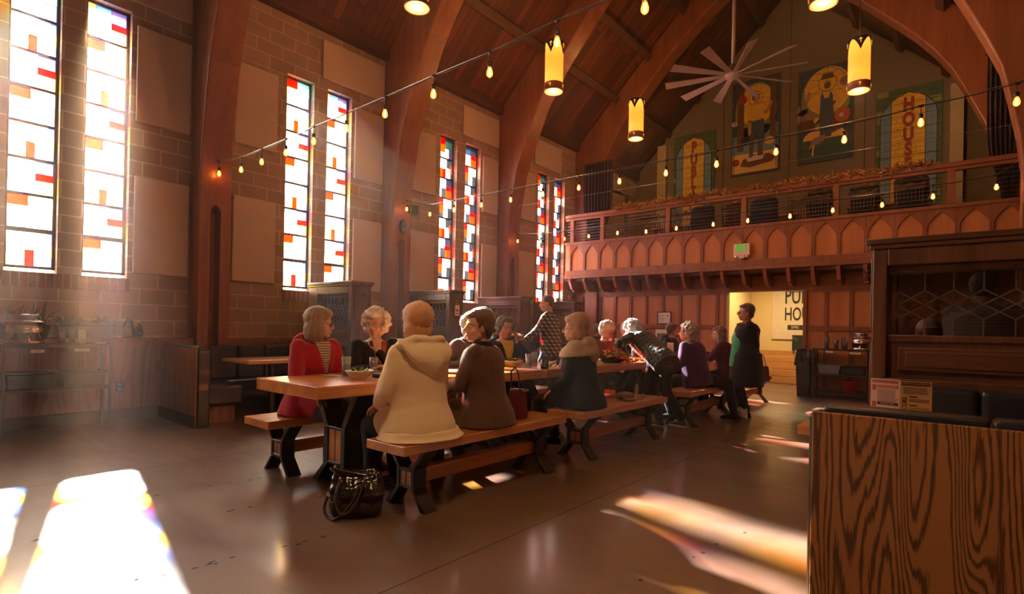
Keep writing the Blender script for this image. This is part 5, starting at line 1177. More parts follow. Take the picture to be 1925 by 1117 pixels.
        if near:
            ws_ = MB()
            for i in range({'curly': 260, 'bob': 170, 'bouffant': 110, 'set': 190, 'shortcurly': 170}.get(hair, 120)):
                z = r.uniform(-.55, 1); t = r.uniform(0, 6.283); q = math.sqrt(1-z*z); nx = Vector((q*math.cos(t), q*math.sin(t), z))
                p = Vector((nx.x*(.088+(.018 if hair == 'curly' else .004)), -.03+nx.y*.100, .034+nx.z*(.095+(.015 if hair == 'curly' else .004))))
                if p.y > .045 and p.z < .07: continue
                d = (nx+Vector((r.uniform(-1, 1), r.uniform(-1, 1), r.uniform(-1.2, .6)))*.9).normalized(); L = r.uniform(.015, .035) if hair != 'bob' else r.uniform(.01, .02)
                c1 = nx.cross(d)*L*.5; ws_.tube([hp_(*p), hp_(*(p+d*L*.5+c1*.4)), hp_(*(p+d*L+c1*-.2+nx*L*.1))], [.0011, .0009, .0004], 3)
            ws_.build('loose_hair', hairc, o, kind='stuff')
    # ---- trousers and shoes
    if pants:
        m = MB()
        for s in (1, -1):
            m.cap(J[s], K[s], .098*k*w, .072*k*w**.5, 16); m.cap(K[s], A[s]+Z*.02, .071*k*w**.5, .058*k, 16)
        m.ell(H-Z*.01, (.165*k*w, .14*k*w, .11*k), Matrix((R, F, Z)).transposed())
        clay(m, 'trousers', pants, o, .011, 3, .004, 10, fold=.004, foldf=12)
    if shoes:
        for s in (1, -1):
            kd = (K[s]-A[s]); fd = F if standing or True else F; fd = (F+kd.normalized()*.0).normalized(); fd.z = 0; fd.normalize(); A0 = P((A[s].x, A[s].y, max(A[s].z-.09*k, 0)))
            m = MB(); sr = Vector((fd.y, -fd.x, 0)); rs = []
            for y, ww, zz in ((-.065, .022, .05), (-.05, .034, .075), (0, .036, .09), (.06, .038, .068), (.12, .046, .050), (.165, .038, .036), (.185, .018, .022)):
                c = A0+fd*y*k; rs.append([c+sr*ww*math.cos(t)*k+Z*((zz*.5+zz*.5*math.sin(t)) if math.sin(t) > -.9 else 0)*k+Z*.002 for t in [2*math.pi*i/14 for i in range(14)]])
            m.rings(rs); so2 = m.build('shoe', shoes[0], o, smooth=True)
            q = MB(); rs = []
            for zz in (0.0, .022):
                rs.append([A0+fd*y*k+sr*ww*k+Z*zz for y, ww in ((-.07, .02), (-.05, .036), (.0, .038), (.06, .040), (.12, .049), (.17, .038), (.192, .012), (.192, -.012), (.17, -.038), (.12, -.049), (.06, -.040), (0, -.038), (-.05, -.036), (-.07, -.02))])
            q.rings(rs); q.build('sole', shoes[1] if len(shoes) > 1 else shoes[0], so2)
    # ---- top garment
    if top:
        m = MB(); g = .027; torso(m, g, low=-.10 if hem != 'short' else -.14, up=.475, flare=.02 if hem != 'short' else 0)
        if hem == 'seat':      # coat spreading on the bench
            rs = []
            for zz, rx, ry, ff in ((H.z+.22, .150*w, .105*w, 0), (H.z+.12, .165*w+.018, .122*w+.020, 0), (H.z, .19*w+.035, .155*w+.04, 0), (seatz+.03, .20*w+.05, .175*w+.045, .01), (seatz+.006, .205*w+.05, .18*w+.045, .01)):
                rs.append(ring(P((H.x, H.y, zz))+F*ff, R, F, rx*k, ry*k, 24))
            m.rings(rs)
            for s in (1, -1): m.cap(J[s]+Z*.02, J[s]+(K[s]-J[s])*.55+Z*.01, .115*k*w, .095*k*w, 14)
        elif hem == 'long':
            rs = []
            for zz, rx, ry in ((H.z+.06, .19*w, .16*w), (H.z-.15, .22*w, .18*w), (H.z-.38, .235*w, .19*w), (H.z-.42, .235*w, .19*w)): rs.append(ring(P((H.x, H.y, zz))-F*.01, R, F, rx*k, ry*k, 24))
            m.rings(rs)
        for s in (1, -1):
            sv = .062*sleeve*k; m.ell(S[s]-T*.01, (.072*k*sleeve**.5,)*3); m.cap(S[s], E[s], sv*1.08, sv*.95, 16); m.cap(E[s], E[s]+(W_[s]-E[s])*.93, sv*.97, sv*.66, 16)
        if collar and not shirt:
            m.rings([ring(N+T*zz*k-D2*.004, R2, D2, rr_*k, rr_*.95*k) for zz, rr_ in ((-.05, .10), (-.01, .084), (.018, .076))])
        if hood:
            s_ = hood
            m.ell(N-D2*.090*k-T*.020*k, (.150*s_*k, .070*s_*k, .085*s_*k), Matrix((R2, D2, T)).transposed()); m.ell(N-D2*.125*k-T*.12*k, (.105*s_*k, .055*s_*k, .105*s_*k), Matrix((R2, D2, T)).transposed())
            for q in (1, -1): m.cap(N-D2*.07*k-T*.02*k+R2*q*.095*s_*k, N+D2*.075*k-T*.06*k+R2*q*.085*k, .045*s_*k, .032*s_*k); m.cap(N+D2*.075*k-T*.06*k+R2*q*.085*k, N+D2*.15*k*w-T*.20*k+R2*q*.045*k, .030*k, .016*k)
        clay(m, extra.get('topname', 'coat') if extra else 'coat', top, o, vox, 9, topamp, 7, fold=topamp*1.1, foldf=6+4*(w < 1), label=None)
    if shirt:      # opening at the throat showing the shirt below
        q = MB(); c0 = N+D2*.045*k-T*.03*k
        fr_ = .150*w+.022
        rows = []
        for j in range(6):
            t = j/5; hw = (.062-.052*t)*k*(shirt[2] if len(shirt) > 2 else 1); zc = -.0-t*(.25 if len(shirt) < 4 else shirt[3]); zz_ = [(0, .070), (.035, .094), (.10, .118), (.20, .136), (.40, .136)]; q0 = [(a_, b_) for a_, b_ in zip(zz_, zz_[1:]) if a_[0] <= -zc <= b_[0]+1e-6][0]; dep = (q0[0][1]+(q0[1][1]-q0[0][1])*(-zc-q0[0][0])/(q0[1][0]-q0[0][0]))*w+.034
            rows.append([N+T*zc*k+D2*(dep*k-.002-abs(u)**2*.014)+R2*u*hw for u in (-1, -.5, 0, .5, 1)]+[N+T*zc*k+D2*(dep*k-.04)+R2*u*hw for u in (1, -1)])
        q.rings(rows); q.build(shirt[1], shirt[0], o, smooth=False)
    o_data = dict(o=o, N=N, C=C, H=H, T=T, F=F, R=R, R2=R2, D2=D2, S=S, E=E, W=W_, K=K, A=A, hp=hp_, Rm=Rm, hk=hk, ring=ring, k=k)
    return o_data
def stripes(name, c1, c2, f, axis='Z', rot=(0, 0, 0)):
    m, t, b = base_mat(name); tc = t.new('ShaderNodeTexCoord'); mp = t.new('ShaderNodeMapping', i_Vector=tc.outputs['Object'], i_Rotation=rot); wv = t.new('ShaderNodeTexWave', i_Vector=mp.outputs[0], i_Scale=f, bands_direction=axis)
    cr = t.new('ShaderNodeValToRGB', i_Fac=wv.outputs[0]); cr.color_ramp.elements[0].position = .22; cr.color_ramp.elements[1].position = .30; cr.color_ramp.elements[0].color = c4(c2); cr.color_ramp.elements[1].color = c4(c1)
    t.l.new(cr.outputs[0], b.inputs['Base Color']); setp(b, Roughness=.85); return m
def cloth(name, c, rough=.85, bs=150, bump=.25, sheen=.15, vary=.12): return plain(name, c, rough, vary=vary, vscale=5, bump=bump, bscale=bs, sheen=sheen)
def plaid():
    m, t, b = base_mat('navy yellow plaid'); tc = t.new('ShaderNodeTexCoord'); out = []
    for ax in ('Z', 'DIAGONAL'):
        wv = t.new('ShaderNodeTexWave', i_Vector=tc.outputs['Object'], i_Scale=5.4, bands_direction=ax, i_Distortion=.3); cr = t.new('ShaderNodeValToRGB', i_Fac=wv.outputs[0]); cr.color_ramp.elements[0].position = .52; cr.color_ramp.elements[1].position = .62; out.append(cr.outputs[0])
    s_ = t.new('ShaderNodeMath', operation='MULTIPLY', i_0=out[0], i_1=out[1]); a_ = t.new('ShaderNodeMath', operation='ADD', i_0=out[0], i_1=out[1])
    mx = t.new('ShaderNodeMix', data_type='RGBA', i_0=t.new('ShaderNodeMath', operation='MULTIPLY', i_0=a_.outputs[0], i_1=.32).outputs[0]); mx.inputs[6].default_value = (.012, .016, .035, 1); mx.inputs[7].default_value = (.16, .17, .15, 1)
    m2 = t.new('ShaderNodeMix', data_type='RGBA', i_0=s_.outputs[0]); t.l.new(mx.outputs[2], m2.inputs[6]); m2.inputs[7].default_value = (.36, .22, .03, 1)
    t.l.new(m2.outputs[2], b.inputs['Base Color']); setp(b, Roughness=.85); return m
def quilt():
    m, t, b = base_mat('quilted nylon'); tc = t.new('ShaderNodeTexCoord'); out = []
    for r_ in ((0, .8, 0), (0, -.8, 0)):
        mp = t.new('ShaderNodeMapping', i_Vector=tc.outputs['Object'], i_Rotation=r_); wv = t.new('ShaderNodeTexWave', i_Vector=mp.outputs[0], i_Scale=5.5, bands_direction='X'); out.append(wv.outputs[0])
    s_ = t.new('ShaderNodeMath', operation='MINIMUM', i_0=out[0], i_1=out[1]); q_ = t.new('ShaderNodeMath', operation='POWER', i_0=s_.outputs[0], i_1=.4)
    bp = t.new('ShaderNodeBump', i_Strength=.5, i_Distance=.015, i_Height=q_.outputs[0]); t.l.new(bp.outputs[0], b.inputs['Normal'])
    b.inputs['Base Color'].default_value = (.030, .036, .034, 1); setp(b, Roughness=.42); b.inputs['Sheen Weight'].default_value = .3; return m
def herring():
    m, t, b = base_mat('cream knit'); tc = t.new('ShaderNodeTexCoord'); mp = t.new('ShaderNodeMapping', i_Vector=tc.outputs['Object'])
    sp = t.new('ShaderNodeSeparateXYZ', i_0=mp.outputs[0]); pp = t.new('ShaderNodeMath', operation='PINGPONG', i_0=sp.outputs[1], i_1=.045)
    ad = t.new('ShaderNodeMath', operation='ADD', i_0=sp.outputs[2], i_1=pp.outputs[0]); mu = t.new('ShaderNodeMath', operation='MULTIPLY', i_0=ad.outputs[0], i_1=760.0); sn = t.new('ShaderNodeMath', operation='SINE', i_0=mu.outputs[0])
    bp = t.new('ShaderNodeBump', i_Strength=.16, i_Distance=.003, i_Height=sn.outputs[0]); t.l.new(bp.outputs[0], b.inputs['Normal'])
    b.inputs['Base Color'].default_value = (.84, .66, .43, 1); setp(b, Roughness=.9); b.inputs['Sheen Weight'].default_value = .25; return m
BLK = cloth('black cloth', (.014, .012, .013)); DNIM = cloth('dark denim', (.02, .028, .06)); NAVY = cloth('navy cloth', (.016, .02, .042)); SHB = plain('black shoe leather', (.015, .012, .012), .35); SHW = plain('white rubber sole', (.6, .58, .55), .6)
RED = cloth('crimson felt', (.36, .008, .028), bs=220); OLV = cloth('brown twill', (.115, .062, .042)); 
LBLK = plain('black nylon jacket', (.013, .010, .012), .75, vary=.2, bump=.2, bscale=60)
# 1 red coat
R1 = random.Random(1)
p = person('woman in a crimson hooded coat with grey-brown bob, at the near table corner', (-4.22, 2.44, .56), 8, lean=6, ha=40, hp=-2, w=1.06, near=True, vox=.008, hair='bob', hairc=hairmat('grey brown hair', (.27, .165, .105)), glasses=WIRE,
           top=RED, topamp=.007, hood=1.05, pants=BLK, shoes=(SHB,), wr=(-3.86, 2.30, .66), wl=(-3.86, 2.60, .66), shirt=(stripes('striped knit', (.55, .42, .30), (.03, .025, .03), 16), 'striped_shirt', 1.2, .24))
tg = MB()
for z_, d_ in ((.36, .165), (.20, .175)):
    c_ = p['H']+p['T']*z_+p['D2']*d_; tg.cap(c_-p['R2']*.03-P((0, 0, .012)), c_+p['R2']*.03+P((0, 0, .012)), .006, .006, 8)
tg.build('toggle_buttons', M_['brass'], p['o'], smooth=True)
# 2 curly
p = person('woman with curly white hair and glasses in a black quilted jacket, hand on her throat', (-4.22, 3.06, .56), -14, lean=4, ha=-56, hp=1, ht=4, near=True, vox=.008, hair='curly', hairc=hairmat('white curly hair', (.72, .56, .46)), glasses=WIRE, w=1.05,
           top=LBLK, topamp=.009, pants=NAVY, shoes=(SHB,), wl=(-4.06, 3.00, .965), hl=(.5, .1, -1), handdir={-1: (-.12, -.04, 1)}, palm={-1: (-.8, .45, .1)}, wr=(-3.93, 2.86, .84), curl=16, shirt=(cloth('rust patterned scarf', (.20, .05, .02), vary=.8), 'scarf', 1.3, .26))
# 3 cream coat
p = person('strawberry blond woman seen from behind in a cream hooded coat', (-2.86, 2.47, .56), 180, lean=3, ha=168, near=True, vox=.009, hair='bouffant', hairc=hairmat('strawberry blond hair', (.62, .30, .13)), w=1.16, top=herring(), topamp=.008, pants=NAVY, shoes=(SHB,), eyes=True, sleeve=1.12,
           wr=(-3.12, 2.62, .66), wl=(-3.12, 2.32, .66), ar=(-3.30, 2.62, .09), al=(-3.22, 2.36, .09), collar=True)
k_ = p; hd = MB(); N, D2, R2, T = p['N'], p['D2'], p['R2'], p['T']
rows = []
for j in range(9):
    t = j/8; zz = .045-.30*t; hw = (.205+.03*math.sin(t*3.1))*(1-t**1.5)+.006; bul = .10+.075*math.sin(math.pi*min(1, t*1.05))**.8+.035*t
    rows.append([N+T*zz-D2*(bul-.05*abs(u)**2)+R2*u*hw for u in (-1, -.75, -.5, -.25, 0, .25, .5, .75, 1)]+[N+T*(zz+.01)-D2*(bul-.05*abs(u)**2-.045)+R2*u*hw*.96 for u in (1, .5, 0, -.5, -1)])
hd.rings(rows)
for q in (1, -1):
    pts = [N+T*.04-D2*.105+R2*q*.02, N+T*.045-D2*.095+R2*q*.11, N+T*.01-D2*.05+R2*q*.195, N-T*.04+D2*.05+R2*q*.185]
    for a_, b_ in zip(pts, pts[1:]): hd.cap(a_, b_, .032, .030)
clay(hd, 'hood', k_['o'].children[-1].data.materials[0] if False else bpy.data.materials['cream knit'], p['o'], .008, 4, .006, 12)
hm = MB(); c_ = p['H']; rows = []
for zz, g_ in ((.515, 0), (.48, .02), (.464, .045), (.456, .06)):
    rows.append([P((c_.x+(.215+g_)*math.cos(t), c_.y+(.275+g_*1.0)*math.sin(t), zz))+P((0.015*math.sin(5*t)*g_*10, .012*math.cos(7*t)*g_*10, 0)) for t in [2*math.pi*i/48 for i in range(48)]])
hm.rings([[(q.x+.02, q.y, q.z) for q in r_] for r_ in rows]); clay(hm, 'coat_hem', bpy.data.materials['cream knit'], p['o'], .008, 2, .003, 10)
# 4 man in vest
p = person('grey-haired man in a dark vest over a checked shirt, turned away', (-4.25, 4.10, .56), 20, lean=20, ha=62, near=True, vox=.010, hair='short', hairc=hairmat('silver hair', (.42, .44, .42)), skin=SK2, w=1.2, k=1.05,
           top=stripes('fine checked shirt', (.13, .07, .055), (.05, .03, .03), 40), pants=DNIM, shoes=(SHB,), wr=(-3.86, 3.86, .84), wl=(-3.86, 4.3, .84), hem='sit', extra={'topname': 'checked_shirt'})
m = MB(); rs = []
for t, rx, ry in ((-.08, .20, .16), (.1, .195, .15), (.25, .19, .15), (.36, .185, .14), (.43, .155, .115), (.47, .09, .09)): rs.append(p['ring'](p['H']+p['T']*t*1.05, p['R2'], p['D2'], rx*1.19, ry*1.24))
m.rings(rs); clay(m, 'vest', cloth('dark green vest', (.018, .028, .024)), p['o'], .010, 2, .004, 8)
# 5 brown coat
p = person('woman with short dark hair in a brown coat, looking left over her shoulder', (-2.86, 3.13, .56), 204, lean=4, side=0, ha=251, hp=0, ht=-3, near=True, vox=.008, hair='layered', hairc=hairmat('dark brown hair', (.13, .055, .025)), w=1.2, skin=SK,
           top=OLV, topamp=.007, pants=BLK, shoes=(SHB,), wl=(-3.12, 2.90, .70), wr=(-3.2, 3.3, .70), ar=(-3.3, 3.3, .09), al=(-3.25, 3.0, .09))
m = MB(); m.rings([p['ring'](p['N']+p['T']*z_-p['D2']*.01, p['R2'], p['D2'], r_, r_*.92) for z_, r_ in ((-.04, .105), (.0, .092), (.03, .086), (.032, .07), (-.01, .07))]); clay(m, 'collar', BLK, p['o'], .007, 2)
# 6 cheek on hand
p = person('dark-haired woman in navy with a yellow shirt, cheek resting on her hand', (-4.25, 4.90, .56), -18, lean=8, ha=-22, hp=0, ht=-8, near=True, vox=.009, hair='shortcurly', hairc=hairmat('dark grey brown hair', (.085, .055, .045)), glasses=DWIRE, skin=SK2, w=1.1,
           top=NAVY, pants=BLK, shoes=(SHB,), wl=(-4.045, 4.975, 1.02), hl=(.8, .6, -1), handdir={-1: (-.10, -.12, 1)}, palm={-1: (-.4, -.9, 0)}, wr=(-3.95, 4.7, .84), curl=14, shirt=(cloth('yellow knit', (.62, .42, .06)), 'yellow_shirt', 1.35, .26))
# 7 walking man
p = person('man in a navy and yellow plaid shirt and jeans walking past with plates', (-5.13, 7.16, .93), 205, lean=4, ha=212, hp=-6, hem='short', vox=.009, hair='crop', hairc=hairmat('clipped brown hair', (.10, .05, .035)), skin=SK2, glasses=DWIRE, k=1.06, w=1.12, top=plaid(), pants=DNIM, shoes=(SHB,),
           wl=(-5.42, 6.86, 1.03), wr=(-5.50, 7.0, 1.04), al=(-5.35, 7.02, .10), ar=(-4.88, 7.3, .14), handdir={1: (-.9, -.4, 0), -1: (-.9, -.4, 0)}, extra={'topname': 'plaid_shirt'}, palm={1: (0, 0, 1), -1: (0, 0, 1)})
PLC = P((-5.60, 6.86, 1.075))
# 8 black jacket grey hood
p = person('woman with tan bouffant hair in a black jacket with grey hood', (-2.84, 4.50, .56), 200, lean=5, ha=214, hp=0, near=True, vox=.009, hair='bouffant', hairc=hairmat('tan hair', (.36, .19, .10)), glasses=DWIRE, w=1.18,
           top=LBLK, pants=BLK, shoes=(SHB,), wr=(-3.29, 4.74, .865), hr=(-.2, .6, -1), handdir={1: (-.9, -.1, -.35)}, wl=(-3.05, 4.3, .62), curl=26, ar=(-3.3, 4.7, .09), al=(-3.25, 4.4, .09))
GH = cloth('grey hood fleece', (.40, .29, .22))
m = MB(); N, D2, R2, T = p['N'], p['D2'], p['R2'], p['T']; Rh = Matrix((R2, D2, T)).transposed()
m.ell(N-D2*.10-T*.015, (.155, .075, .085), Rh); m.ell(N-D2*.135-T*.10, (.145, .060, .10), Rh)
m.rings([p['ring'](N+T*z_, R2, D2, a_, b_, 28) for z_, a_, b_ in ((.0, .10, .10), (-.02, .18, .14), (-.045, .24, .168), (-.08, .272, .19), (-.118, .275, .195), (-.124, .24, .16))])
for q in (1, -1): m.ell(p['S'][q], (.090,)*3); m.cap(N-D2*.06-T*.01+R2*q*.10, N+D2*.05-T*.03+R2*q*.09, .045, .035); m.cap(N+D2*.06-T*.03+R2*q*.085, N+D2*.16-T*.20+R2*q*.08, .045, .035)
clay(m, 'hood_and_yoke', GH, p['o'], .009, 3, .004, 12)
# 9 far man behind
person('person with cropped hair in a dark jacket far behind the white-haired woman', (-5.75, 9.55, .56), 10, ha=20, vox=.014, hair='crop', hairc=hairmat('cropped dark hair', (.10, .065, .05)), skin=SK3, top=NAVY, pants=BLK, shoes=(SHB,), eyes=False)
# 10 white haired brown jacket
p = person('woman with short white hair and glasses in a brown jacket, looking down by the flowers', (-4.25, 7.22, .56), -12, lean=10, ha=-4, hp=-24, vox=.010, hair='set', hairc=hairmat('white set hair', (.66, .52, .42)), glasses=WIRE, top=cloth('chestnut suede', (.17, .055, .03)), pants=BLK, shoes=(SHB,), wr=(-3.92, 7.1, .84), wl=(-3.92, 7.35, .84), shirt=(RED, 'red_scarf', 1.2, .18))
# 12 light jacket
person('grey-haired person in a light grey jacket half hidden behind the bending woman', (-4.25, 7.95, .56), -30, lean=6, ha=-40, hp=-10, vox=.011, hair='short', hairc=hairmat('grey hair b', (.40, .33, .28)), top=cloth('light grey jacket', (.36, .30, .27)), pants=BLK, shoes=(SHB,), shirt=(BLK, 'dark_shirt', 1.5, .28))
# 11 bending
p = person('woman with white hair in a shiny quilted jacket, standing bent over the table', (-2.88, 6.36, .86), 160, lean=56, ha=172, hp=-38, hem='short', near=True, vox=.009, hair='shortcurly', hairc=hairmat('bright white hair', (.74, .76, .70)), top=quilt(), topamp=.005, w=1.02, sleeve=1.1, pants=cloth('black print trousers', (.016, .014, .015)),
           shoes=(SHB, SHW), wl=(-3.28, 6.22, .86), wr=(-3.42, 6.72, .86), hl=(-.1, -.3, 1), hr=(-.1, .3, 1), ar=(-2.72, 6.62, .10), al=(-2.93, 6.45, .10), kl=(-1, 0, .0), kr=(-1, 0, 0), headdrop=.06)
# 13 bearded
p = person('bearded man in a dark hooded jacket, shown in profile facing right', (-4.25, 9.62, .56), 5, lean=8, ha=34, vox=.010, hair='short', hairc=hairmat('brown hair', (.09, .045, .03)), skin=SK2, k=1.03, w=1.15, top=NAVY, hood=1, pants=DNIM, shoes=(SHB,), wr=(-3.9, 9.45, .84), wl=(-3.9, 9.8, .84))
m = MB(); hp_ = p['hp']; m.ell(hp_(0, .055, -.090), (.042, .036, .034), p['Rm']); m.ell(hp_(0, .088, -.052), (.026, .008, .006), p['Rm'])
for s in (1, -1): m.ell(hp_(.047*s, .035, -.070), (.020, .032, .032), p['Rm'])
clay(m, 'beard', hairmat('brown beard', (.11, .055, .035)), p['o'], .008, 1, .003, 40)
# 14 purple
p = person('grey-curled woman in a purple sweater sitting astride the bench', (-2.80, 7.34, .56), 172, lean=12, ha=188, hp=0, near=True, vox=.009, hair='shortcurly', hairc=hairmat('grey curls', (.42, .31, .25)), w=1.18, top=cloth('purple sweater', (.070, .022, .085), vary=.35), pants=BLK, shoes=(NAVY, SHB),
           wr=(-3.30, 7.62, .865), hr=(0, .6, -1), wl=(-3.06, 6.98, .62), ar=(-2.43, 7.74, .10), kr=(.6, .8, .6), al=(-3.1, 7.2, .09), hem='sit', extra={'topname': 'sweater'}, handdir={1: (-.9, .0, -.25)})
m = MB(); m.rings([p['ring'](p['N']+p['T']*z_, p['R2'], p['D2'], r_, r_*.95) for z_, r_ in ((-.03, .085), (.02, .068), (.055, .062))]); clay(m, 'turtleneck', cloth('tan turtleneck', (.36, .22, .16)), p['o'], .008, 2)
# 15 maroon
p = person('woman with long greying hair in a maroon sweater, shown in profile facing left', (-2.84, 8.80, .56), 186, lean=14, ha=204, hp=-4, vox=.010, hair='long', hairc=hairmat('long greying hair', (.22, .13, .10)), w=1.1, top=cloth('maroon sweater', (.10, .010, .028)), pants=BLK, shoes=(SHB,), wl=(-3.25, 8.5, .865), wr=(-3.25, 8.9, .865), hem='sit', extra={'topname': 'sweater'}, ar=(-3.25, 8.9, .09), al=(-3.25, 8.7, .09), k=.97)
# 16 standing
CARD = cloth('long black cardigan', (.012, .010, .012))
p = person('standing woman in a long black cardigan over a green blouse, hands behind her back', (-2.42, 8.20, .86), 205, lean=-2, ha=217, hp=0, hem='long', vox=.010, hair='short', hairc=hairmat('chestnut grey hair', (.11, .055, .045)), glasses=DWIRE, k=.98, w=1.28, near=True, top=CARD, pants=BLK, shoes=(SHB,),
           wl=(-2.28, 8.22, .86), wr=(-2.28, 8.30, .86), hl=(.8, -.9, -.2), hr=(.8, .9, 0), extra={'topname': 'cardigan'}, collar=False)
m = MB(); H, F, R, ring = p['H'], p['F'], p['R'], p['ring']
rs = []
for zz, ff, rx, ry in ((-.14, .085, .12, .145), (0, .075, .135, .145), (.12, .065, .135, .14), (.27, .07, .14, .135), (.36, .055, .12, .11), (.44, .02, .085, .09), (.47, .0, .07, .07)): rs.append(ring(H+P((0, 0, zz))+F*(ff)+R*-.035, R, F, rx, ry))
m.rings(rs); clay(m, 'green_blouse', cloth('green blouse', (.02, .34, .13), .6), p['o'], .010, 3, .005, 9)
m = MB(); N = p['N']
for i in range(40):
    t = -1+2*i/39; c_ = N+F*(.135-.03*abs(t)**2)+R*(t*.10)-P((0, 0, .02+.16*(1-abs(t)**1.6))); m.ell(c_+F*.02, (.010, .010, .010), None, 8, 5)
m.build('bead_necklace', plain('dark beads', (.10, .03, .012), .3, vary=.8, vscale=80), p['o'], smooth=True)
hb = thing('handbag', 'brown handbag hanging at the side of the standing woman', 'bag', (-2.22, 8.42, .52))
m = MB().hexa([(-2.27, 8.34, .50), (-2.20, 8.34, .50), (-2.16, 8.52, .50), (-2.23, 8.52, .50), (-2.26, 8.36, .73), (-2.22, 8.36, .73), (-2.18, 8.50, .73), (-2.22, 8.50, .73)])
BRN = plain('brown bag leather', (.10, .035, .028), .4); m.build('bag_body', BRN, hb, bevel=.02)
MB().tube([(-2.235, 8.38, .72), (-2.25, 8.34, .86), (-2.25, 8.38, .90), (-2.24, 8.44, .86), (-2.21, 8.47, .72)], .006, 8).build('strap', BRN, hb)
# balcony people, seated with their backs to the hall
BZ = 3.08
def balc(label, x, y, hair, hc, top, k=1.0, w=1.0, ha=90, skin=SK2): return person(label, (x, y, BZ+.56), 90, lean=4, ha=ha, vox=.014, hair=hair, hairc=hc, top=top, pants=BLK, shoes=(SHB,), skin=skin, k=k, w=w, eyes=False, seatz=BZ+.455, al=(x-.1, y+.42, BZ+.09), ar=(x+.1, y+.42, BZ+.09))
balc('blond person on a balcony chair, only the pale hair showing behind the cables', -3.99, 12.55, 'short', hairmat('blond hair', (.60, .42, .26)), cloth('maroon top', (.08, .015, .015)), k=.93)
balc('dark-haired person in black on the balcony, between the middle railing posts', -2.31, 12.5, 'crop', hairmat('black hair', (.02, .015, .012)), BLK)
balc('broad-shouldered person in black on the balcony left of the HOUSE panel', -1.55, 12.6, 'crop', hairmat('black hair b', (.02, .015, .012)), BLK, w=1.25)
balc('broad person in a black coat on the balcony in front of the HOUSE panel', -.80, 12.5, 'short', hairmat('black hair c', (.02, .015, .012)), BLK, w=1.35, k=1.04)
# booth people on the right and behind dividers
p = person('person in a white cap and dark top, blurred behind the right divider glass', (-.22, 5.30, .56), -80, ha=-95, vox=.013, hair='crop', hairc=hairmat('dark hair d', (.04, .025, .02)), top=BLK, pants=BLK, shoes=(SHB,), skin=SK2)
m = MB(); hp_ = p['hp']; m.ell(hp_(0, -.02, .055), (.084, .10, .082), p['Rm']); m.ell(hp_(0, .10, .055), (.055, .05, .008), p['Rm']); clay(m, 'cap', M_['white'], p['o'], .008, 1)
person('person in a grey checked shirt behind the right divider glass', (.10, 5.75, .93), 80, ha=70, vox=.013, hair='crop', hairc=hairmat('dark hair e', (.04, .025, .02)), top=stripes('grey check', (.32, .28, .27), (.06, .05, .06), 12), pants=BLK, shoes=(SHB,), k=1.04, w=1.15, hem='short', extra={'topname': 'checked_shirt'})
person('person with dark hair seated in the booth behind the second glass divider', (-6.25, 7.02, .56), 80, ha=60, vox=.013, hair='short', hairc=hairmat('brown hair f', (.05, .03, .02)), top=BLK, pants=BLK, shoes=(SHB,), skin=SK2)
# ================================================================ THINGS ON TABLES, BAGS, CHAIRS
def tumbler(x, y, z, h, label, fill=.5, r=.037):
    o = thing('tumbler', label, 'glass', (x, y, z), 'clear plastic tumblers'); c = (x, y, z)
    MB().lathe([(r*.75, 0), (r*.78, .004), (r, h), (r*.94, h), (r*.72, .008), (.001, .008)], c, 28).build('tumbler_wall', M_['tumbler'], o, smooth=True)
    if fill: MB().lathe([(.001, .009), (r*.71, .009), (r*(.73+.21*fill), h*fill), (.001, h*fill)], c, 24).build('water', M_['water'], o, smooth=True)
TZ = .8
tumbler(-3.72, 2.45, TZ, .155, 'tall clear tumbler half full of water beside the near bowl', .58)
tumbler(-3.82, 2.78, TZ, .135, 'frosted tumbler of ice water behind the near bowl', .8)
tumbler(-3.38, 4.34, TZ, .15, 'clear tumbler one third full in front of the black mug', .32)
tumbler(-3.52, 4.62, TZ, .155, 'clear tumbler standing just behind the black mug', .5)
tumbler(-3.72, 4.55, TZ, .15, 'clear tumbler near the woman resting on her hand', .6) if False else None
def bowl(x, y, label, r=.10, h=.062):
    o = thing('bowl', label, 'bowl', (x, y, TZ), 'cream ceramic bowls'); MB().lathe([(r*.5, 0), (r*.52, .006), (r*.78, h*.45), (r*.97, h*.9), (r*1.02, h), (r*.99, h+.002), (r*.92, h*.86), (r*.5, .016), (.001, .014)], (x, y, TZ), 40).build('bowl_body', M_['ceramic'], o, smooth=True)
    m = MB(); rr_ = random.Random(int(x*100))
    for i in range(26):
        a = rr_.uniform(0, 6.28); q = rr_.uniform(0, r*.62); c = P((x+q*math.cos(a), y+q*math.sin(a), TZ+h*.72+rr_.uniform(0, .018))); d = P((rr_.uniform(-1, 1), rr_.uniform(-1, 1), rr_.uniform(0, .6))).normalized(); s = d.orthogonal().normalized()*.014; m.add([c, c+d*.02+s, c+d*.045, c+d*.02-s], [(0, 1, 2, 3)])
    m.build('salad', M_['leaf2'], o, kind='stuff')
bowl(-3.50, 2.42, 'cream bowl with salad on the near end of the table', .105); bowl(-3.66, 4.42, 'cream bowl in front of the woman resting on her hand', .11)
def fork(x, y, z, a, label, L=.19):
    o = thing('fork', label, 'fork', (x, y, z)); d = P((math.cos(a), math.sin(a), .25)).normalized(); s = P((-math.sin(a), math.cos(a), 0)); p0 = P((x, y, z))
    MB().bar(p0, p0+d*L*.65, .008, .003).build('handle', M_['chrome'], o); q = p0+d*L*.65; m = MB().bar(q, q+d*.02, .022, .003)
    for i in range(4): m.bar(q+d*.02+s*(i-1.5)*.0065, q+d*.06+s*(i-1.5)*.0065, .0028, .002)
    m.build('tines', M_['chrome'], o)
fork(-3.46, 2.40, TZ+.058, 1.2, 'fork leaning over the rim of the near cream bowl', .16)
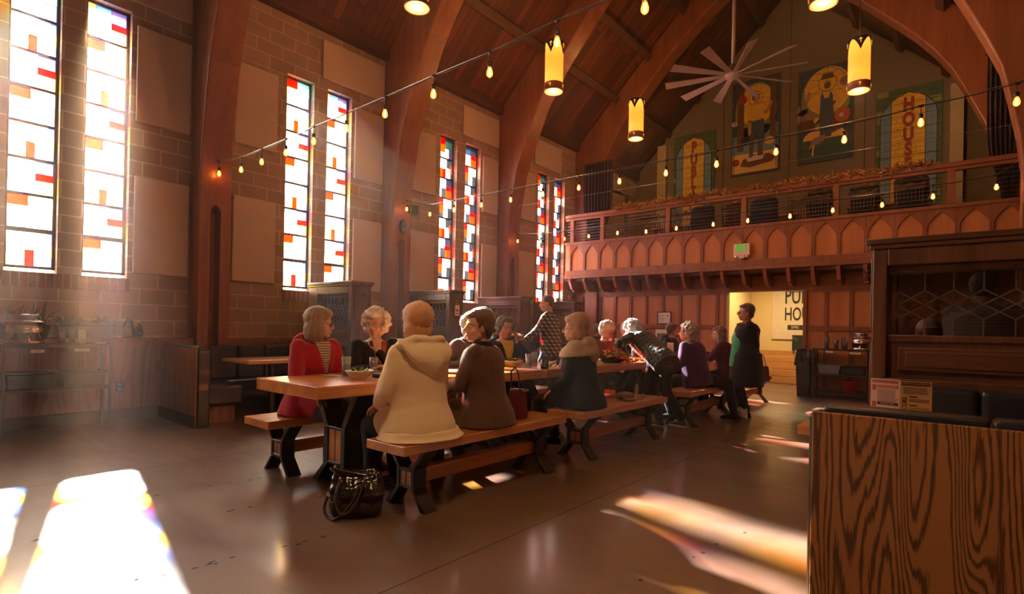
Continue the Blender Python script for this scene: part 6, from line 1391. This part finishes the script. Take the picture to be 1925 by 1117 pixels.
def napkin(x, y, rz, sx, sy, label, mat=None, z=TZ, name='napkin', cat='napkin'):
    m = MB(); n = 8; r = random.Random(int(abs(x*y)*100)); g = [[(x+(i/n-.5)*sx*math.cos(rz)-(j/n-.5)*sy*math.sin(rz), y+(i/n-.5)*sx*math.sin(rz)+(j/n-.5)*sy*math.cos(rz), z+.003+.007*abs(noise.noise(Vector((i*.6, j*.6, x*9))))) for i in range(n+1)] for j in range(n+1)]
    vs = [q for row in g for q in row]; b = [(q[0], q[1], z+.0005) for q in vs]; fs = []; N_ = n+1
    for j in range(n):
        for i in range(n): a = j*N_+i; fs += [(a, a+1, a+N_+1, a+N_), (a+N_*N_, a+N_+N_*N_, a+N_+1+N_*N_, a+1+N_*N_)]
    m.add(vs+b, fs); return m.build(name, mat or M_['white'], None, loc=(x, y, z), label=label, cat=cat)
napkin(-3.82, 2.42, .3, .16, .12, 'white paper napkin under the tall near tumbler', z=TZ-.0025)
napkin(-3.35, 4.02, .2, .2, .14, 'printed paper placemat beside the brown coat woman', z=TZ); napkin(-3.30, 4.26, -.3, .26, .13, 'white paper napkin under the tumbler and black mug', z=TZ-.003)
napkin(-3.32, 3.06, .1, .30, .12, 'white paper napkin in the sun between the cream and brown coats'); napkin(-3.78, 3.12, .5, .20, .12, 'crumpled white napkin across from the brown coat woman')
o = thing('glasses_case', 'black case with folded glasses lying behind the near bowl', 'glasses case', (-3.46, 2.62, TZ)); MB().box(-3.53, -3.40, 2.55, 2.68, TZ, TZ+.035).build('case', M_['blackpl'], o, bevel=.014, seg=3)
MB().tube([(-3.50, 2.57, TZ+.042), (-3.44, 2.60, TZ+.045), (-3.42, 2.66, TZ+.042)], .003, 6).build('spectacles', M_['chrome'], o)
o = thing('plate', 'cream plate on the table left of the brown coat woman', 'plate', (-3.42, 3.36, TZ)); MB().lathe([(.07, 0), (.10, .012), (.125, .02), (.12, .024), (.07, .01), (.001, .009)], (-3.42, 3.36, TZ), 36).build('plate_body', M_['ceramic'], o, smooth=True)
o = thing('mug', 'black ceramic mug by the hand of the grey-hooded woman', 'mug', (-3.24, 4.42, TZ)); c = (-3.24, 4.42, TZ)
MB().lathe([(.036, 0), (.041, .006), (.041, .098), (.036, .098), (.034, .012), (.001, .012)], c, 28).build('mug_body', M_['blackcer'], o, smooth=True)
MB().tube([(c[0]-.025, c[1]+.032, c[2]+.08), (c[0]-.04, c[1]+.055, c[2]+.07), (c[0]-.04, c[1]+.058, c[2]+.035), (c[0]-.025, c[1]+.033, c[2]+.022)], .006, 8).build('handle', M_['blackcer'], o)
# plates carried
o = thing('plate', 'stacked plate of food carried by the man in plaid', 'plate', PLC); MB().lathe([(.06, 0), (.09, .012), (.125, .022), (.12, .026), (.06, .01), (.001, .009)], PLC, 32).build('plate_body', M_['ceramic'], o, smooth=True)
m = MB(); r = random.Random(8)
for i in range(22): m.ell(PLC+P((r.uniform(-.06, .06), r.uniform(-.06, .06), .022+r.uniform(0, .02))), (r.uniform(.012, .025), r.uniform(.012, .022), .012), None, 8, 5)
m.build('food', plain('food', (.55, .40, .16), .6, vary=.5, vscale=30), o, smooth=True, kind='stuff')
# flower arrangement
fa = thing('flower_arrangement', 'round arrangement of orange and red flowers on the middle table', 'flowers', (-3.37, 6.02, TZ)); fc = P((-3.37, 6.02, TZ))
MB().lathe([(.10, 0), (.14, .02), (.15, .06), (.13, .07), (.001, .07)], fc, 24).build('basket', plain('dark moss basket', (.035, .045, .025), .9, vary=.5, vscale=40, bump=.6, bscale=60), fa, smooth=True)
FM_ = [plain('orange petals', (.95, .27, .015), .6), plain('yellow petals', (.85, .42, .03), .6), plain('red petals', (.62, .02, .02), .6), plain('peach petals', (.70, .24, .07), .6)]
r = random.Random(12)
for i in range(58):
    t = r.uniform(0, 6.28); q = .20*math.sqrt(r.random()); c = fc+P((q*math.cos(t), q*math.sin(t), .175-q*q*3.0+r.uniform(-.01, .02))); rad = r.uniform(.026, .042); m = MB(); nrm = P((math.cos(t)*q*4, math.sin(t)*q*4, 1)).normalized(); u = nrm.orthogonal().normalized(); w_ = nrm.cross(u)
    for L_ in range(3):
        n_ = 7-L_
        for j in range(n_):
            a = 6.283*(j+L_*.5)/n_; d = (u*math.cos(a)+w_*math.sin(a)); el = .25+.55*L_; dd = d*math.cos(el)+nrm*math.sin(el); s = nrm.cross(d)*rad*.42; R_ = rad*(1-.18*L_)
            m.add([c, c+dd*R_*.6+s, c+dd*R_, c+dd*R_*.6-s], [(0, 1, 2, 3)])
    m.build('flower', FM_[r.choice([0, 0, 1, 2, 3])], fa)
m = MB()
for i in range(320):
    t = r.uniform(0, 6.28); q = r.uniform(.05, .20); c = fc+P((q*math.cos(t)*.8, q*math.sin(t)*.8, r.uniform(.03, .13))); d = P((math.cos(t), math.sin(t), r.uniform(-.5, .9))).normalized(); s = d.orthogonal().normalized()*r.uniform(.004, .011); L_ = r.uniform(.03, .08); m.add([c, c+d*L_*.5+s, c+d*L_, c+d*L_*.5-s], [(0, 1, 2, 3)])
m.build('greenery', M_['leaf2'], fa, kind='stuff')
m = MB()
for i in range(9):
    t = r.uniform(0, 6.28); b = fc+P((.09*math.cos(t), .09*math.sin(t), .10)); e_ = b+P((.05*math.cos(t), .05*math.sin(t), .11)); m.tube([b, e_], .0015, 4); m.cap(e_, e_+P((.006*math.cos(t), .006*math.sin(t), .035)), .005, .003, 6)
m.build('wheat_ears', plain('wheat', (.55, .38, .18), .8), fa, kind='stuff')
lf = MB()
for i in range(5):
    t = .5+i*.35; c = fc+P((.19+.02*i, .10+.02*i, .012)); d = P((math.cos(t), math.sin(t), .35)).normalized(); s = d.orthogonal().normalized()*.022; lf.add([c, c+d*.035+s, c+d*.085, c+d*.035-s], [(0, 1, 2, 3)])
lf.build('loose_orange_leaf', FM_[1], None, loc=fc+P((.19, .1, 0)), label='loose orange autumn leaves lying beside the flower arrangement', cat='leaves')
# menu card + small lamp-like tent on the third table
o = MB().hexa([(-3.62, 8.20, TZ), (-3.50, 8.16, TZ), (-3.49, 8.19, TZ), (-3.61, 8.23, TZ), (-3.62, 8.212, TZ+.23), (-3.50, 8.172, TZ+.23), (-3.498, 8.175, TZ+.23), (-3.618, 8.215, TZ+.23)]).build('menu_card', PINK, None, loc=(-3.56, 8.2, TZ), label='upright pale menu card in a clear stand on the farthest table', cat='menu')
m = MB()
for i in range(8): m.box(-3.60, -3.52, 8.175, 8.18, TZ+.05+i*.02, TZ+.054+i*.02)
m.build('printed_lines', M_['ink'], o)
o = thing('wooden_caddy', 'small wooden table lantern with a pitched top on the farthest table', 'table lantern', (-3.62, 9.3, TZ)); MB().box(-3.67, -3.57, 9.25, 9.35, TZ, TZ+.012).box(-3.67, -3.66, 9.25, 9.26, TZ, TZ+.24).box(-3.58, -3.57, 9.25, 9.26, TZ, TZ+.24).box(-3.67, -3.66, 9.34, 9.35, TZ, TZ+.24).box(-3.58, -3.57, 9.34, 9.35, TZ, TZ+.24).build('frame', M_['stairwood'], o)
MB().rings([[(-3.69, 9.23, TZ+.24), (-3.55, 9.23, TZ+.24), (-3.55, 9.37, TZ+.24), (-3.69, 9.37, TZ+.24)], [(-3.63, 9.29, TZ+.32), (-3.61, 9.29, TZ+.32), (-3.61, 9.31, TZ+.32), (-3.63, 9.31, TZ+.32)]]).build('top', M_['stairwood'], o)
# red bottle-bag beside brown coat
rb = thing('handbag', 'dark red leather handbag standing on the near bench beside the brown coat', 'bag', (-2.86, 3.53, .455)); RL = plain('oxblood leather', (.12, .008, .012), .35, bump=.3, bscale=30)
m = MB().hexa([(-2.95, 3.47, .457), (-2.79, 3.47, .457), (-2.79, 3.60, .457), (-2.95, 3.60, .457), (-2.93, 3.50, .70), (-2.80, 3.50, .70), (-2.80, 3.58, .70), (-2.93, 3.58, .70)]); m.build('bag_body', RL, rb, bevel=.02, seg=3)
MB().tube([(-2.81, 3.50, .69), (-2.82, 3.48, .84), (-2.86, 3.49, .88), (-2.91, 3.50, .84), (-2.92, 3.52, .69)], .007, 8).build('strap', M_['blackpl'], rb); MB().box(-2.80, -2.785, 3.50, 3.58, .68, .70).build('zip', M_['chrome'], rb)
# large black tote on the floor
tb_ = thing('handbag', 'shiny black leather tote bag with brass zips on the floor by the near bench foot', 'bag', (-2.95, 2.02, 0)); BL = plain('black patent leather', (.018, .011, .014), .24, vary=.3, bump=.5, bscale=14, coat=.5); BL2 = plain('matt dark base leather', (.05, .028, .022), .6)
ax = P((.66, .72, 0)).normalized(); ay = P((-ax.y, ax.x, 0)); c0 = P((-2.95, 2.04, 0))
def el(zz, la, lb, sh=(0, 0), n=36): return [c0+ax*(la*math.copysign(abs(math.cos(t))**.6, math.cos(t))+sh[0])+ay*(lb*math.copysign(abs(math.sin(t))**.6, math.sin(t))+sh[1])+P((0, 0, zz)) for t in [2*math.pi*i/n for i in range(n)]]
m = MB().rings([el(.002, .135, .075), el(.03, .155, .095), el(.10, .165, .10), el(.105, .160, .096)]); m.build('bag_base', BL2, tb_, smooth=True)
m = MB().rings([el(.095, .158, .095), el(.14, .175, .11), el(.19, .165, .095), el(.235, .15, .06, (-.005, .01)), el(.265, .14, .035, (-.01, .02)), el(.285, .12, .018, (-.015, .025))]); clay(m, 'bag_body', BL, tb_, .006, 2, .012, 16, .004, 40)
m = MB(); m.rings([el(.255, .13, .04, (-.01, .0)), el(.30, .03, .02, (-.14, .0))]); clay(m, 'bag_peak', BL, tb_, .006, 2, .004, 16)
for sg in (-1, 1):
    y_ = -.085 if sg < 0 else .07
    pts = [c0+ax*-.085+ay*y_+P((0, 0, .25)), c0+ax*-.10+ay*(y_-.03)+P((0, 0, .20)), c0+ax*-.11+ay*(y_-.05)+P((0, 0, .13)), c0+ax*-.08+ay*(y_-.06)+P((0, 0, .06)), c0+ax*-.03+ay*(y_-.06)+P((0, 0, .06)), c0+ax*.02+ay*(y_-.05)+P((0, 0, .13)), c0+ax*.06+ay*(y_-.02)+P((0, 0, .24))] if sg < 0 else \
          [c0+ax*-.09+ay*.05+P((0, 0, .25)), c0+ax*-.15+ay*.0+P((0, 0, .18)), c0+ax*-.19+ay*-.03+P((0, 0, .07)), c0+ax*-.17+ay*-.05+P((0, 0, .012)), c0+ax*-.11+ay*-.11+P((0, 0, .012)), c0+ax*-.02+ay*-.13+P((0, 0, .10)), c0+ax*.03+ay*-.11+P((0, 0, .22))]
    fine = []
    for i in range(len(pts)-1):
        p0, p1, p2, p3 = pts[max(i-1, 0)], pts[i], pts[i+1], pts[min(i+2, len(pts)-1)]
        for j in range(6):
            t = j/6; fine.append(.5*((2*p1)+(-p0+p2)*t+(2*p0-5*p1+4*p2-p3)*t*t+(-p0+3*p1-3*p2+p3)*t**3))
    MB().tube(fine+[pts[-1]], .0085, 8).build('strap', BL2, tb_, smooth=True)
m = MB()
for (u_, v_, z_) in ((-.09, -.085, .255), (-.08, -.088, .235), (.05, -.10, .235), (.055, -.105, .215), (.11, -.04, .27), (-.135, .0, .305), (.13, .0, .262), (.02, -.112, .205)): m.ell(c0+ax*u_+ay*v_+P((0, 0, z_)), (.008, .008, .010), None, 8, 6)
m.tube([c0+ax*.02+ay*-.112+P((0, 0, .20)), c0+ax*-.03+ay*-.118+P((0, 0, .13))], .0025, 5); m.build('brass_hardware', M_['brass'], tb_, smooth=True)
# grey bag seen under the table and a folded cap on second bench
o = thing('cap', 'crumpled tan cap with dark glasses lying on the second bench', 'cap', (-2.80, 5.30, .455)); m = MB().ell((-2.82, 5.32, .50), (.10, .12, .045)).ell((-2.72, 5.24, .475), (.07, .08, .014)); clay(m, 'cap_cloth', cloth('tan cap cloth', (.16, .09, .05)), o, .008, 2, .008, 18)
MB().tube([(-2.72, 5.36, .462), (-2.68, 5.46, .462), (-2.66, 5.48, .49), (-2.68, 5.34, .49)], .004, 6).build('glasses_frame', M_['blackpl'], o)
o = thing('tote_bag', 'pale canvas bag hanging below the middle table on the window side', 'bag', (-3.75, 6.3, .455)); MB().hexa([(-4.24, 6.15, .46), (-4.10, 6.15, .46), (-4.10, 6.34, .46), (-4.24, 6.34, .46), (-4.23, 6.17, .66), (-4.11, 6.17, .66), (-4.11, 6.32, .66), (-4.23, 6.32, .66)]).build('bag_body', cloth('canvas', (.30, .20, .15)), o, bevel=.02)
o.location = (-3.75, 6.3, .455)
for (x, y, a_, l_) in ((-2.38, 8.02, .3, 'folded white leaflet leaning on the floor by the standing woman'),):
    o = MB().hexa([(x-.07, y, .02), (x+.05, y-.03, .0), (x+.06, y-.02, .0), (x-.06, y+.01, .02), (x-.09, y+.05, .15), (x+.03, y+.04, .13), (x+.035, y+.045, .13), (x-.085, y+.055, .15)]).build('leaflet', M_['white'], None, loc=(x, y, .01), label=l_, cat='leaflet')
# balcony chairs and tables
def chair0():
    o = thing('spindle_chair', 'x', 'chair', (0, 0, 0), 'spindle-back chairs on the balcony'); D = wood('dark chair wood', (.05, .016, .010), (.09, .03, .016), 2, 8, .4, 10)
    MB().box(-.21, .21, -.2, .2, .42, .455).build('seat', D, o, bevel=.012)
    for sx in (-1, 1):
        MB().cap((sx*.15, .14, .43), (sx*.19, .18, 0), .018, .014, 8).build('leg', D, o, smooth=True); MB().cap((sx*.15, -.14, .43), (sx*.19, -.2, 0), .018, .014, 8).build('leg', D, o, smooth=True)
        MB().cap((sx*.185, -.18, .45), (sx*.20, -.25, .88), .015, .012, 8).build('back_post', D, o, smooth=True)
    for i in range(6): x = -.13+i*.052; MB().cap((x, -.18, .45), (x*1.15, -.25, .86), .007, .006, 6).build('spindle', D, o)
    rs = []
    for i in range(13): u = -1+i/6; rs.append([(u*.235, -.25-.02*(1-u*u), .82+.01*math.cos(u*9)), (u*.235, -.225-.02*(1-u*u), .82+.01*math.cos(u*9)), (u*.235, -.225-.02*(1-u*u), .91+.025*math.cos(u*6.3)), (u*.235, -.25-.02*(1-u*u), .91+.025*math.cos(u*6.3))])
    MB().rings(rs).build('crest_rail', D, o, smooth=False, bevel=.005, seg=1)
    return o
ch = chair0(); cl = [(-5.95, 12.5, .1, 'dark spindle chair at the left end of the balcony by the first post'), (-5.45, 12.45, 0, 'dark spindle chair just left of the second railing post'), (-4.98, 12.5, -.1, 'dark spindle chair just right of the second railing post'), (-4.55, 12.35, 0, 'spindle chair with a black coat hung over it below the PUBLIC panel'), (-3.99, 12.55, 0, 'dark spindle chair under the blond person'), (-3.25, 12.35, 0, 'spindle chair with a navy coat hung over it right of the middle post'), (-2.72, 12.7, .5, 'empty dark spindle chair turned sideways near the middle of the balcony'), (-2.31, 12.5, 0, 'dark spindle chair under the dark-haired person in black'), (-1.55, 12.6, 0, 'dark spindle chair under the broad-shouldered person'), (-.80, 12.5, 0, 'dark spindle chair under the broad person in the black coat')]
for i, (x, y, rz, l_) in enumerate(cl):
    if i == 0: ch.location = (x, y, BZ); ch.rotation_euler = (0, 0, rz); ch['label'] = l_
    else: dup(ch, (x, y, BZ), rz, l_)
for x, y, mt, l_, nn in ((-4.55, 12.35, BLK, 'black coat draped over a balcony chair back below the PUBLIC panel', 'coat'), (-3.25, 12.35, NAVY, 'navy coat draped over a balcony chair back right of the middle post', 'coat')):
    o = thing('draped_coat', l_, 'coat', (x, y-.25, BZ+.5)); m = MB(); rs = []
    for z_, w_, d_ in ((BZ+.30, .27, .05), (BZ+.6, .28, .055), (BZ+.86, .27, .05), (BZ+.96, .22, .045)): rs.append([(x+w_*math.cos(t), y-.27+d_*math.sin(t), z_) for t in [2*math.pi*i/20 for i in range(20)]])
    m.rings(rs); clay(m, 'coat_cloth', mt, o, .012, 2, .012, 7, fold=.01, foldf=8)
for x, l_ in ((-5.5, 'left'), (-3.5, 'middle'), (-1.2, 'right')):
    o = thing('balcony_table', 'wooden table on the %s part of the balcony behind the chairs' % l_, 'table', (x, 13.1, BZ), 'balcony tables'); MB().box(x-.7, x+.7, 12.95, 13.7, BZ+.72, BZ+.76).build('tabletop', M_['table'], o, bevel=.005)
    for sx in (-.6, .6):
        for sy in (13.02, 13.62): MB().box(x+sx-.03, x+sx+.03, sy-.03, sy+.03, BZ, BZ+.72).build('leg', M_['steel'], o)
# scattering haze, added to stand in for lens glare around the windows
hz = MB().box(WL_X+.005, WR_X-.01, -6.95, 15.3, .01, 5.9)
m = bpy.data.materials.new('haze'); m.use_nodes = True; nt = m.node_tree; nt.nodes.clear(); out = nt.nodes.new('ShaderNodeOutputMaterial'); vs_ = nt.nodes.new('ShaderNodeVolumeScatter'); vs_.inputs['Color'].default_value = (1, .82, .76, 1); vs_.inputs['Density'].default_value = .003; vs_.inputs['Anisotropy'].default_value = .75
nt.links.new(vs_.outputs[0], out.inputs['Volume'])
HAZE = True
if HAZE:
    ho = hz.build('haze', m, None, kind='stuff'); ho['label'] = 'faint haze volume added for the window glare'; ho['category'] = 'haze'

bpy.data.scenes.remove(TS)
